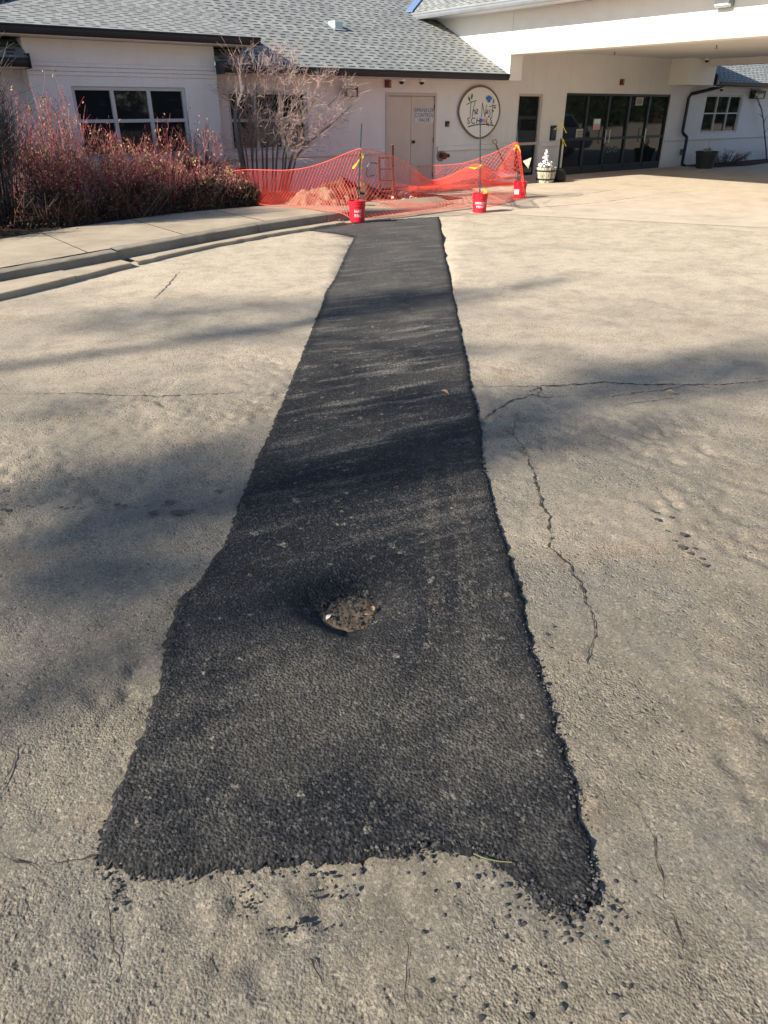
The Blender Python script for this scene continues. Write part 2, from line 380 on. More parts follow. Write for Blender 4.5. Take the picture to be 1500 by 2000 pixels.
# ================================================================ THE GROUND
PATCHPX = [(192,1680),(235,1560),(290,1420),(325,1290),(345,1210),(362,1168),(390,1148),(440,1060),(465,1000),(497,920),(530,850),(575,735),(605,660),(630,592),(636,572),(655,545),(672,505),(688,475),(694,463),(672,459),(640,455),(606,451),
    (680,441),(760,430),(857,424),(868,490),(885,580),(905,680),(920,770),(938,860),(950,940),(968,1020),(990,1090),(1008,1170),(1025,1230),(1048,1290),(1075,1370),(1100,1460),(1125,1540),(1142,1600),(1155,1680),(1168,1755),
    (1140,1782),(1110,1790),(1060,1770),(1030,1740),(995,1705),(960,1678),(920,1662),(870,1655),(820,1660),(760,1666),(700,1672),(640,1680),(560,1688),(480,1690),(420,1695),(380,1704),(330,1706),(280,1702),(240,1690)]
PATCH = [gp(*p) for p in PATCHPX]
HOLE = gp(684, 1170)
def axis(a, b, fine, lo, hi, grow):
    mid = list(np.arange(a, b, fine)); L = []; x = a; st = fine
    while x > lo: st *= grow; x -= st; L.append(x)
    H = []; x = mid[-1]; st = fine
    while x < hi: st *= grow; x += st; H.append(x)
    return np.array(L[::-1]+mid+H)
xs = axis(-1.2, 4.4, .02, -500, 500, 1.09); ys = axis(-.4, 5.4, .02, -500, 500, 1.09)
X, Y = np.meshgrid(xs, ys); near = np.exp(-np.maximum(0, np.hypot(X-1.5, Y-2)-2.5)/2.0)
fineg = np.clip(np.minimum(np.minimum(X+1.2, 4.5-X), np.minimum(Y+.5, 5.5-Y))/.8, 0, 1); near = near*fineg     # fine relief only where the sheet is finely divided
Z = near*((smoothnoise(X, Y, .05, 1)-.5)*.006+(smoothnoise(X, Y, .022, 3)-.5)*.005+(smoothnoise(X, Y, .35, 2)-.5)*.005)
m2 = smoothnoise(X, Y, .5, 9); pit = np.clip(smoothnoise(X, Y, .05, 5)-.58, 0, 1)*np.clip(m2-.35, 0, 1)
Z -= near*pit*.10
Z = np.where((np.abs(X) < 30) & (np.abs(Y) < 30), Z, 0)
# the ragged hollow worn beside the near end of the patch
HOL = [gp(*p) for p in [(455,1735),(500,1760),(520,1800),(560,1815),(600,1770),(640,1740),(700,1715),(640,1725),(590,1745)]]
dh = polydist(X, Y, HOL, False); Z -= np.where(dh < .04, .006*np.clip((1-dh/.04)+smoothnoise(X, Y, .03, 8)-.75, 0, 1), 0)
rag = (smoothnoise(X, Y, .06, 12)-.5)*.03
ins = inside(X, Y, PATCH) & (polydist(X, Y, PATCH) > .085)
Z = np.where(ins, -.16, Z)
nx, ny = len(xs), len(ys)
mb = MB(); mb.v = np.stack([X.ravel(), Y.ravel(), Z.ravel()], 1).tolist(); mb.n = nx*ny
I = np.arange(ny*nx).reshape(ny, nx); mb.f = np.stack([I[:-1,:-1].ravel(), I[:-1,1:].ravel(), I[1:,1:].ravel(), I[1:,:-1].ravel()], 1).tolist()
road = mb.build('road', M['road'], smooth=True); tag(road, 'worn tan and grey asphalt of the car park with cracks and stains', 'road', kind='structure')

# fresh asphalt over the trench: ragged edge, coarse stone relief, a sunken hole
px_ = np.arange(-.4, 10.6, .0175); py_ = np.arange(-.2, 11.6, .0175)
P2 = np.array(PATCH)[:, :2]
X, Y = np.meshgrid(px_, py_)
j = (smoothnoise(X, Y, .05, 21)-.5)*.022+(smoothnoise(X, Y, .024, 24)-.5)*.026+(smoothnoise(X, Y, .3, 26)-.5)*.03
dd = polydist(X, Y, PATCH); sd = .022+np.where(inside(X, Y, PATCH), dd, -dd)+j*np.exp(-np.hypot(X, Y)/8)*.9
Z = .016+(smoothnoise(X, Y, .035, 22)-.5)*.005+(smoothnoise(X, Y, .6, 23)-.5)*.02+.012*np.clip(1-sd/.06, 0, 1)*(smoothnoise(X, Y, .035, 27)-.3)
dh = np.hypot((X-HOLE[0])*1.0, (Y-HOLE[1])*1.0); hw = .165*(1+.35*(smoothnoise(X, Y, .09, 25)-.5)+.12*(smoothnoise(X, Y, .03, 28)-.5))
Z -= .07/(1+np.exp((dh-hw)/.028))+.02*np.exp(-(dh/.24)**2)
Z += np.clip(1-sd/.06, 0, 1)*(smoothnoise(X, Y, .0177, 31)-.5)*.014
Z -= .03*np.clip(1-sd/.03, 0, 1)
ok = sd > -.004
I = -np.ones(X.shape, int); keep = np.zeros(X.shape, bool)
cell = ok[:-1,:-1] & ok[:-1,1:] & ok[1:,1:] & ok[1:,:-1]
for a, b in ((0,0),(0,1),(1,1),(1,0)): keep[a:a+cell.shape[0], b:b+cell.shape[1]] |= cell
I[keep] = np.arange(keep.sum())
mb = MB(); mb.v = np.stack([X[keep], Y[keep], Z[keep]], 1).tolist(); mb.n = len(mb.v)
cy, cx = np.nonzero(cell); mb.f = np.stack([I[cy,cx], I[cy,cx+1], I[cy+1,cx+1], I[cy+1,cx]], 1).tolist()
patch = mb.build('asphalt_patch', M['patch'], smooth=True)
at_ = patch.data.attributes.new('border', 'FLOAT', 'POINT'); at_.data.foreach_set('value', np.clip((sd[keep]+.03*(smoothnoise(X, Y, .04, 29)[keep]-.5))/.085, 0, 1).astype(np.float32)); tag(patch, 'long strip of fresh black asphalt filling a trench across the car park', 'road patch', kind='structure')
mb = MB(); nn = 26
for i in range(nn):
    for k in range(nn):
        a = HOLE[0]+(i/(nn-1)-.5)*.34; b = HOLE[1]+(k/(nn-1)-.5)*.34
        mb.v.append((a, b, -.052+random.uniform(-.004, .004)-.016*(math.hypot(a-HOLE[0], b-HOLE[1])/.12)**2)); mb.n += 1
mb.f = [(k*nn+i, k*nn+i+1, (k+1)*nn+i+1, (k+1)*nn+i) for i in range(nn-1) for k in range(nn-1)]
mb.build('hole_soil', mat_soil('hole_silt', (.06, .045, .032), (.25, .195, .135)), patch)
mb = MB()
for k in range(150):
    a = random.uniform(0, 6.28); r = .13*math.sqrt(random.random()); mb.rock((HOLE[0]+r*math.cos(a), HOLE[1]+r*math.sin(a), -.052), random.uniform(.002, .007))
g = mb.build('hole_grit', M['crumb'], patch); g['kind'] = 'stuff'

def ribbon(pts, w0, w1, z=.004, seg=.018, wob=.008, zf=None):
    P = [np.array(p[:2]) for p in pts]; out = []
    for a, b in zip(P[:-1], P[1:]):
        n = max(1, int(np.linalg.norm(b-a)/seg))
        for i in range(n): out.append(a+(b-a)*i/n)
    out.append(P[-1]); mb = MB(); L = []
    off = 0; N = len(out)
    for i, p in enumerate(out):
        t = out[min(i+1, N-1)]-out[max(i-1, 0)]; t /= np.linalg.norm(t)+1e-9; n = np.array([-t[1], t[0]])
        off = off*.75+random.uniform(-wob, wob)
        wd = (w0+(w1-w0)*random.random())*(.25+.75*math.sin(math.pi*min(1, max(0.04, i/N))))*random.choice([.5, 1, 1.4])
        c = p+n*off; L.append((c-n*wd/2, c+n*wd/2))
    vs = []; 
    for a, b in L: vs += [(a[0], a[1], z+random.uniform(0, .001)), (b[0], b[1], z)]
    mb.add(vs, [(2*i, 2*i+1, 2*i+3, 2*i+2) for i in range(N-1)]); return mb
CR = [([(1018,805),(1003,830),(1000,850),(1018,868),(1030,892),(1042,918),(1045,945),(1060,985),(1072,1010),(1078,1040),(1075,1070),(1095,1090),(1115,1110),(1133,1140),(1150,1185),(1162,1215),(1165,1245),(1160,1275),(1150,1300)], .003, .014),
      ([(920,756),(980,754),(1040,755),(1100,752),(1180,748),(1260,752),(1340,752),(1420,750),(1500,745)], .008, .02),
      ([(938,825),(960,805),(985,793),(1000,783),(1040,772),(1060,777),(1110,774)], .006, .016),
      ([(1050,775),(1055,758),(1030,765)], .005, .012), ([(1170,778),(1230,770),(1290,764),(1340,752),(1400,760)], .005, .012),
      ([(1200,795),(1260,785),(1330,775)], .003, .008),
      ([(1165,1500),(1210,1545),(1250,1590),(1280,1640),(1300,1700),(1310,1770),(1325,1840),(1345,1900),(1360,1985)], .0015, .004),
      ([(212,1755),(215,1800),(228,1840),(242,1880),(245,1930)], .0015, .005), ([(95,1690),(130,1680),(190,1672)], .003, .008),
      ([(0,1660),(35,1685),(75,1700)], .003, .007), ([(580,1850),(620,1870),(635,1930)], .0015, .005),
      ([(0,1555),(30,1500),(50,1450)], .0015, .004), ([(770,1780),(790,1850),(800,1930),(805,1998)], .0012, .003), 
      ([(300,585),(330,555),(350,530)], .008, .014), ([(0,770),(150,768),(300,775),(520,765)], .004, .012)]
for pts, a, b in CR: ribbon([gp(*p) for p in pts], a, b).build('crack', M['crack'], road)
for x0, y0, r in [(1275,998,8),(1283,1014,9),(1310,1009,6),(1302,1036,5),(1335,1043,11),(1316,1055,5),(1333,1068,13),(1348,1080,8),(1376,1103,9),(1370,1090,6),(1355,1070,5),
                  (330,980,14),(297,1001,14),(345,1000,19),(372,997,9),(230,985,10),(145,990,6),(120,991,7),(55,988,6),(8,995,8),(245,987,6),(424,959,9),(285,988,5),(190,982,5)]:
    c = gp(x0, y0, .013); k = np.linalg.norm(c-CP)/FPX*r*.5
    MB().disc(c, (k*1.2, k*.3, 0), (-k*.5, k*1.1, 0), 14, .3).build('oil_stain', M['oil'], road)

# ---------------------------------------------------------------- kerb, gutter pan, pavement
def lin(pts, x): return np.interp(x, [p[0] for p in pts], [p[1] for p in pts])
KB = [(-14,3.2),(-4,6.95),(1.56,9.03),(3.15,9.60),(4.7,10.17),(5.8,10.52),(7.0,10.78),(7.64,10.93),(8.2,11.06),(9.8,11.3),(10.6,11.4)]
PAN = [(-14,2.6),(-4,6.2),(1.4,8.32),(2.33,8.78),(3.14,9.2),(4.59,9.86),(5.67,10.2),(6.48,10.38),(7.61,10.6),(9.53,10.72),(10.6,10.8)]
REAR = [(-14,6.6),(-4,9.3),(2.14,11.46),(3.42,12.05),(4.22,12.3),(5.07,12.56),(5.75,12.65),(7.4,12.62),(8.0,12.35),(10.8,12.2)]
KT = [(-14,.15),(7.7,.15),(9.7,.02),(11,.015)]
def loft(rows, name, mat, lab, cat, bevel=0):
    n = len(rows[0]); mb = MB()
    for r in rows: mb.v += [tuple(p) for p in r]
    mb.n = len(mb.v); m = len(rows)
    mb.f = [(i*n+k, i*n+k+1, (i+1)*n+k+1, (i+1)*n+k) for i in range(m-1) for k in range(n-1)]
    return tag(mb.build(name, mat, bevel=bevel), lab, cat, kind='structure')
def kerbpiece(x0, x1, dz=0, dy=0, lab=''):
    X_ = np.linspace(x0, x1, max(4, int((x1-x0)/.12)))
    rows = []
    for dyy, zf in ((0, -.08), (.0, .0), (.025, .75), (.035, .93), (.06, 1.0), (.262, 1.0), (.265, -.3)):
        rows.append([(x, lin(KB, x)+dyy+dy, (zf*(lin(KT, x)+dz) if zf >= 0 else zf)+(smoothnoise(np.array(x), np.array(dyy*20), .09, 4)-.5)*.008) for x in X_])
    o = loft(rows, 'kerb', M['kerb'], lab, 'kerb')
    # end caps
    return o
KJ = [-14, -.6, 3.09, 5.62, 7.12, 8.7, 10.4]
for a, b in zip(KJ[:-1], KJ[1:]):
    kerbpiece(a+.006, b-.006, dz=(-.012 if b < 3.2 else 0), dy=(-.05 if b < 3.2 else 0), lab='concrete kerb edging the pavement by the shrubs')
def panpiece(x0, x1, dz, dy=0):
    X_ = np.linspace(x0, x1, max(3, int((x1-x0)/.12)))
    jag = [(smoothnoise(np.array(x), np.array(0.), .15, 31)-.5)*.05 for x in X_]
    loft([[(x, lin(PAN, x)+dy+j, -.06) for x, j in zip(X_, jag)], [(x, lin(PAN, x)+dy+j, .03+dz) for x, j in zip(X_, jag)], [(x, lin(PAN, x)+dy+j+.015, .036+dz) for x, j in zip(X_, jag)], [(x, lin(KB, x)+dy-.002, .02+dz) for x in X_]], 'gutter_pan', M['walk'], 'concrete gutter strip along the foot of the kerb', 'gutter')
panpiece(-14, 2.3, .032, -.05); panpiece(2.31, 3.1, .022, -.03); panpiece(3.22, 7.3, .014); panpiece(7.31, 10.5, -.012)
X_ = np.concatenate([np.linspace(-14, 1, 12), np.linspace(1.1, 10.8, 60)])
loft([[(x, lin(KB, x)+.207, lin(KT, x)-.003) for x in X_], [(x, (lin(KB, x)+lin(REAR, x))/2+.1, max(.06, lin(KT, x))) for x in X_], [(x, max(lin(KB, x)+.25, lin(REAR, x)), max(.1, lin(KT, x))) for x in X_], [(x, max(lin(KB, x)+.25, lin(REAR, x))+.01, 0) for x in X_]],
     'pavement', M['walk'], 'pale concrete pavement between kerb and shrubs', 'pavement')
mb = MB()
for x in (1.2, 2.75, 4.3, 5.9, 7.3): mb.box(x-.006, x+.006, lin(KB, x)+.22, lin(REAR, x)-.02, .1, .153)
mb.build('pavement_joint', M['crack'], bpy.data.objects['pavement'])
# planting bed
bx = np.linspace(-14, 8.2, 75); byn = 14
rows = []
for k in range(byn):
    f = k/(byn-1); rows.append([(x, lin(REAR, x)*(1-f)+15.05*f, .14+.05*math.sin(math.pi*f)+(smoothnoise(np.array(x), np.array(f*3), .2, 3)-.5)*.05*(k > 0)) for x in bx])
loft(rows, 'planting_bed', M['soil'], 'dark bare soil of the planting bed under the shrubs', 'soil')
rows = []
for k in range(20):
    f = k/19; y = 12.22+f*2.8
    rows.append([(x, y, .02+.10*math.exp(-((x-9.0)/1.2)**2)*math.sin(math.pi*min(1, f*1.4))+(smoothnoise(np.array(x), np.array(y), .16, 6)-.4)*.13*min(1, 4*f)*max(0, 1-max(0, x-10.5)/1.0)) for x in np.linspace(7.8, 11.6, 44)])
loft(rows, 'excavated_dirt', M['hole'], 'dark brown disturbed dirt of the dug trench by the wall', 'dirt')
# right-hand concrete apron
AP = [(9.62,10.85),(10.45,9.75),(12.5,6.0),(15.0,1.0),(45,1),(45,15.05),(11.3,15.05),(11.3,12.1),(10.5,11.5)]
mb = MB().quad(*[(x, y, .004) for x, y in AP])
ap = mb.build('apron', mat_concrete('apron_concrete', (.42, .345, .255), (.52, .44, .34))); tag(ap, 'sunlit tan concrete apron in front of the entrance', 'pavement', kind='structure')
for pts, a, b in [([(1000,420),(1130,428),(1260,435),(1380,441),(1500,447)], .006, .016), ([(860,424),(930,419),(1000,408),(1080,404),(1180,395),(1290,379),(1400,372)], .006, .018),
                  ([(1000,409),(1020,397),(1050,388),(1120,383),(1200,371),(1310,360)], .005, .015), ([(1080,408),(1060,398),(1075,391),(1110,387),(1150,378)], .005, .015),
                  ([(1130,405),(1290,388),(1400,378),(1500,372)], .004, .012)]:
    ribbon([gp(*p) for p in pts], a, b, z=.009, seg=.12, wob=.015).build('joint_crack', M['crack'], ap)
mb = MB().quad(*[(x, y, .02) for x, y in [(24.3,13.9),(26,13.6),(29,14.1),(36,14.1),(36,15.05),(24.2,15.05)]])
tag(mb.build('right_bed', M['soil']), 'dark strip of soil below the right-hand window', 'soil', kind='structure')

# ================================================================ THE SCHOOL BUILDING
V0, V1 = 15.05, 14.70
B = thing('school_building', 'low pale stucco school building with grey shingle roof and covered entrance', 'building')
def wall(name, mat, axis, c, a0, a1, z0, z1, holes, depth=.14):
    xs_ = sorted({a0, a1, *[h[0] for h in holes], *[h[1] for h in holes]}); zs = sorted({z0, z1, *[h[2] for h in holes], *[h[3] for h in holes]})
    mb = MB(); P = (lambda a, z, d=0: (a, c+d, z)) if axis == 'x' else (lambda a, z, d=0: (c+d, a, z))
    hole = lambda a, z: any(h[0] < a < h[1] and h[2] < z < h[3] for h in holes)
    for i in range(len(xs_)-1):
        for k in range(len(zs)-1):
            if not hole((xs_[i]+xs_[i+1])/2, (zs[k]+zs[k+1])/2): mb.quad(P(xs_[i], zs[k]), P(xs_[i+1], zs[k]), P(xs_[i+1], zs[k+1]), P(xs_[i], zs[k+1]))
    for a, b, z, y in holes:
        mb.quad(P(a, z), P(a, y), P(a, y, depth), P(a, z, depth)); mb.quad(P(b, z), P(b, z, depth), P(b, y, depth), P(b, y))
        mb.quad(P(a, y), P(b, y), P(b, y, depth), P(a, y, depth))
        if z > z0+.02: mb.quad(P(a, z), P(a, z, depth), P(b, z, depth), P(b, z))
    mb.quad(P(a0, z0, .3), P(a0, z1, .3), P(a1, z1, .3), P(a1, z0, .3))
    return mb.build(name, mat, B, merge=True)
W2 = (7.62, 9.50, .93, 2.03); DR = (11.64, 13.21, -.05, 2.03); SL = (16.10, 17.05, -.05, 2.05); EN = (18.02, 23.05, -.05, 2.08); WR = (25.10, 27.40, .96, 2.10)
wall('main_wall', M['stucco'], 'x', V0, -12, 15.2, -.1, 2.45, [W2, DR])
wall('entrance_wall', M['stucco'], 'x', V0, 15.2, 24.3, -.1, 3.75, [SL, EN])
wall('wing_wall', M['stucco'], 'x', V0, 24.3, 36, -.1, 2.45, [WR])
BW = (4.46, 6.57, .93, 2.06)
wall('bay_wall', M['stucco'], 'x', V1, 3.80, 7.24, -.1, 2.74, [BW])
MB().quad((3.80, V1, -.1), (3.80, V0+.02, -.1), (3.80, V0+.02, 2.74), (3.80, V1, 2.74)).build('bay_side_wall', M['stucco'], B)
MB().quad((7.24, V1, -.1), (7.24, V1, 2.74), (7.24, V0+.02, 2.74), (7.24, V0+.02, -.1)).build('bay_side_wall', M['stucco'], B)
# shadow-gap lines scored round the bay head
for z in (2.40, 2.335, 2.272): box('bay_groove_bead', M['trim'], B, 3.798, 7.242, V1-.022, V1, z-.055, z, .003)
# sill band
for a, b, y in ((-12, 3.79, V0), (3.76, 7.28, V1), (7.25, 11.58, V0), (13.27, 16.04, V0), (17.11, 17.96, V0), (23.11, 36, V0)):
    box('sill_band', M['trim'], B, a, b, y-.045, y-.002, .775, .885, .006)
# windows
def window(V, r, cols, rows, zs=None, fw_=.06, name='window', frame=None, mull=.05, glass_in=.07):
    x0, x1, z0, z1 = r; f = frame or M['frame']
    mb = MB(); y0, y1 = V+.03, V+.10
    mb.box(x0, x0+fw_, y0, y1, z0, z1).box(x1-fw_, x1, y0, y1, z0, z1).box(x0+fw_, x1-fw_, y0, y1, z1-fw_, z1).box(x0+fw_, x1-fw_, y0, y1, z0, z0+fw_)
    xx = np.linspace(x0+fw_/2, x1-fw_/2, cols+1); zz = zs or list(np.linspace(z0+fw_/2, z1-fw_/2, rows+1)[1:-1])
    for x in xx[1:-1]: mb.box(x-mull/2, x+mull/2, y0+.002, y1, z0+fw_, z1-fw_)
    for z in zz: mb.box(x0+fw_, x1-fw_, y0+.006, y1, z-mull*.4, z+mull*.4)
    w_ = mb.build(name, f, B, bevel=.003)
    cz = [z0]+list(zz)+[z1]
    for i in range(cols):
        for k in range(len(cz)-1):
            a = random.uniform(-.006, .006); c = random.uniform(-.006, .006)
            MB().quad((xx[i], y0+glass_in-.02+a, cz[k]), (xx[i+1], y0+glass_in-.02-a, cz[k]), (xx[i+1], y0+glass_in-.02-a+c, cz[k+1]), (xx[i], y0+glass_in-.02+a+c, cz[k+1])).build('pane', M['glass'], w_)
    return w_
window(V1, BW, 3, 2, zs=[1.52], fw_=.06, mull=.07)
window(V0, W2, 3, 2, zs=[1.5], fw_=.06, mull=.07)
window(V0, WR, 3, 2, zs=[1.55], fw_=.06, mull=.05)
window(V0, (SL[0], SL[1], 0, SL[3]), 1, 2, zs=[.86], fw_=.06, mull=.08, frame=M['doorframe'], name='sidelight')
window(V0, (EN[0], EN[1], 0, EN[3]), 5, 2, zs=[.92], fw_=.06, mull=.085, frame=M['bronze'], name='entrance_doors')
ed = [o for o in B.children if o.name.startswith('entrance_doors')][0]
for i in range(5):
    x0 = EN[0]+.03+i*.995; MB().box(x0+.06, x0+.94, V0+.02, V0+.09, .04, .2).build('bottom_rail', M['bronze'], ed, bevel=.003)
for x in (19.93, 20.12, 21.92): MB().tube([(x, V0+.01, .78), (x, V0-.05, .8), (x, V0-.05, 1.15), (x, V0+.01, 1.17)], .013).build('pull_handle', M['steel'], ed)
# tan double door
fr = MB().box(11.64, 11.70, V0-.02, V0+.1, -.02, 2.03).box(13.15, 13.21, V0-.02, V0+.1, -.02, 2.03).box(11.70, 13.15, V0-.018, V0+.1, 1.97, 2.028).build('utility_door_frame', M['doorframe'], B, bevel=.004)
for x0, x1, hx in ((11.706, 12.420, 11.69), (12.430, 13.144, 13.16)):
    lf = box('door_leaf', M['door'], B, x0, x1, V0+.012, V0+.055, .015, 1.962, .004)
    for z in (.25, 1.02, 1.74): MB().tube([(hx+(.01 if hx < 12 else -.01), V0+.002, z-.055), (hx+(.01 if hx < 12 else -.01), V0+.002, z+.055)], .014, 8).build('hinge', M['bronze'], lf)
    if hx > 12:
        MB().lathe([(0, -.062), (.02, -.06), (.032, -.05), (.034, -.035), (.02, -.02), (.018, -.008), (.036, -.006), (.036, 0)], n=16).build('knob', M['bronze'], lf)
        k = [c for c in lf.children if c.name.startswith('knob')][0]; k.rotation_euler = (R(90), 0, 0)
        k.location = (12.50, V0+.012, 1.0); k.rotation_euler = (R(-90), 0, 0)
        box('latch_plate', M['steel'], lf, 12.432, 12.45, V0+.006, V0+.011, .95, 1.05, .001)

# main roof
S = .47
def rz(v): return 2.45+S*(v-14.4)
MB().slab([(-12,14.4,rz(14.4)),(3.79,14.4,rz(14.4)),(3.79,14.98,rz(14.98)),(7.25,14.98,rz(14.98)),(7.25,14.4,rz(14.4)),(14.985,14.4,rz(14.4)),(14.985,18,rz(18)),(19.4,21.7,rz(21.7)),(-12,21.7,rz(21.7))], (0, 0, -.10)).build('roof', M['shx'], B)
def gutter(name, p0, p1, mat, out):   # ogee gutter from p0 to p1 (outer top edge), out = outward unit vector
    p0 = np.array(p0); p1 = np.array(p1); o = np.array(out)
    prof = [(0, 0), (0, -.022), (-.012, -.03), (-.018, -.07), (-.035, -.105), (-.05, -.128), (-.13, -.128), (-.13, -.012), (-.012, -.012), (-.012, 0)]
    n = len(prof); mb = MB(); A = [p0+o*a+np.array([0, 0, b]) for a, b in prof]; C = [p1+o*a+np.array([0, 0, b]) for a, b in prof]
    mb.add(A+C, [(i, (i+1) % n, n+(i+1) % n, n+i) for i in range(n)]+[tuple(range(n)), tuple(range(2*n-1, n-1, -1))])
    return mb.build(name, mat, B)
gutter('gutter', (-12, 14.36, 2.44), (3.78, 14.36, 2.44), M['dark'], (0, -1, 0)); gutter('gutter', (7.26, 14.36, 2.44), (15.0, 14.36, 2.44), M['dark'], (0, -1, 0))
MB().box(-12, 3.78, 14.50, V0-.001, 2.30, 2.33).build('eave_soffit', M['stucco'], B); MB().box(7.26, 14.97, 14.50, V0-.001, 2.30, 2.33).build('eave_soffit', M['stucco'], B)
for x0, x1 in ((3.781, 3.795), (7.245, 7.259)): MB().box(x0, x1, 14.34, 14.699, 2.29, 2.50).build('added_eave_cover', M['dark'], B)  # dark boards added to cover the sunlit ends of the eave
# raised eave over the bay
SB = .30
def bz(v): return 2.885+SB*(v-14.24)
LX, RX = 2.35, 8.0
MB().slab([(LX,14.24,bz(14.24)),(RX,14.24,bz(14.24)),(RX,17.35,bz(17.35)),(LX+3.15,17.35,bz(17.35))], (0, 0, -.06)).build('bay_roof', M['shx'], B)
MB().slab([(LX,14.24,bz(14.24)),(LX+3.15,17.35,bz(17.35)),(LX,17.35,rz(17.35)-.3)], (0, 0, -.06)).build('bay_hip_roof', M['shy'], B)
mb = MB()
hp = [(LX+i*.25, 14.24+i*.25*.987, bz(14.24+i*.25*.987)) for i in range(13)]
for a in hp: mb.slab([(a[0]-.16, a[1]+.02, a[2]-.02), (a[0]+.02, a[1]-.16, a[2]-.025), (a[0]+.30, a[1]+.12, a[2]+.075), (a[0]+.12, a[1]+.30, a[2]+.07)], (0, 0, .012))
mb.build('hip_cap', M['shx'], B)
gutter('bay_gutter', (LX-.05, 14.20, 2.885), (RX, 14.20, 2.885), M['dark'], (0, -1, 0))
MB().slab([(LX,14.30,2.745),(RX,14.30,2.745),(RX,V1-.001,2.745),(LX,V1-.001,2.745)], (0, 0, .02)).build('bay_soffit', M['stucco'], B)
MB().slab([(RX-.005,14.33,2.745),(RX-.005,16.9,2.745),(RX-.005,16.9,3.6),(RX-.005,14.33,2.84)], (-.03, 0, 0)).build('bay_cheek', M['dark'], B)
MB().slab([(LX+.05,14.33,2.745),(LX+.05,15.4,2.745),(LX+.05,15.4,3.1),(LX+.05,14.33,2.84)], (.03, 0, 0)).build('bay_cheek', M['dark'], B)

# covered entrance: two deep side beams, a soffit, a front beam, its own roof
VF = 4.2
MB().box(15.0, 15.45, VF, 14.39, 2.85, 3.74).box(15.0, 15.45, 14.40, 18.0, 2.31, 3.74).build('canopy_side_beam', M['white'], B, bevel=.01)
MB().box(23.8, 24.25, VF, 14.39, 2.85, 3.74).box(22.75, 24.25, 14.40, V0-.002, 2.33, 3.74).build('canopy_side_beam', M['white'], B, bevel=.01)
box('canopy_front_beam', M['white'], B, 15.452, 23.798, VF, VF+.45, 2.85, 3.74)
for z in (3.085, 3.01, 2.935): box('fascia_bead', M['white'], B, 14.982, 14.999, VF, 16.6, z-.066, z, .003)
MB().box(15.452, 23.798, VF+.46, V0-.002, 3.02, 3.06).build('canopy_soffit', M['stucco'], B)
SC = .39
def cz_(u): return 3.87+SC*(u-14.3)
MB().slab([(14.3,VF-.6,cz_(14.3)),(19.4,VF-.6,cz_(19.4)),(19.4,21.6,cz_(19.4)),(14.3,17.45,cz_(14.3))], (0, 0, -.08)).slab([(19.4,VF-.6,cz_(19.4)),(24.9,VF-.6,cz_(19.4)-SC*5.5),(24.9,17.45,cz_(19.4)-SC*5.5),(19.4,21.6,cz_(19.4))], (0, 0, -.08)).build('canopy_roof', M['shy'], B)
g_ = gutter('canopy_gutter', (14.24, VF-.6, 3.845), (14.24, 17.28, 3.845), M['grey'], (-1, 0, 0))
MB().slab([(14.36,VF-.5,3.74),(14.998,VF-.5,3.74),(14.998,17.2,3.74),(14.36,17.2,3.74)], (0, 0, .02)).build('canopy_eave_soffit', M['trim'], B)
MB().tube([(14.3,17.1,3.72),(14.33,17.1,3.55),(14.42,16.9,3.50),(14.5,16.72,3.53)], .035, 8).build('gutter_outlet', M['grey'], B)
a = np.array([14.28,17.46,3.90]); b = np.array([19.4,21.62,cz_(19.4)+.03]); s_ = np.array([.06,-.07,0])
MB().slab([a-s_, a+s_, b+s_, b-s_], (0, 0, .03)).build('valley_flashing', M['blueflash'], B)
# right-hand wing: eave, roof, downspout
gutter('wing_gutter', (24.6, 14.36, 2.44), (33, 14.36, 2.44), M['dark'], (0, -1, 0))
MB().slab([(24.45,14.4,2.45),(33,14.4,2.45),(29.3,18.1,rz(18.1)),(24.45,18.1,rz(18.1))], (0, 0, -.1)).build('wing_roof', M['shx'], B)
MB().box(24.3, 33, 14.50, V0-.001, 2.30, 2.33).build('wing_soffit', M['stucco'], B)
MB().tube([(25.0,14.44,2.36),(24.9,14.55,2.3),(23.98,14.94,2.10),(23.90,14.96,2.0),(23.90,14.96,1.05),(23.95,14.95,.98),(24.1,14.9,.88),(24.12,14.9,.8),(24.12,14.9,.08),(24.1,14.78,.03)], .05, 8).build('downspout', M['dark'], B)
MB().slab([(24.40,14.39,2.33),(24.40,V0,2.33),(24.40,V0,2.9),(24.40,14.39,2.62)], (.04, 0, 0)).build('wing_rake_board', M['dark'], B)

# ================================================================ THINGS ON AND BY THE BUILDING
def pz(px, py, V=V0-.02): return vp(px, py, V)
def zA(x, y, V): return vp(780+x/6.818, 140+y/6.818, V)       # from the enlarged survey of the sign
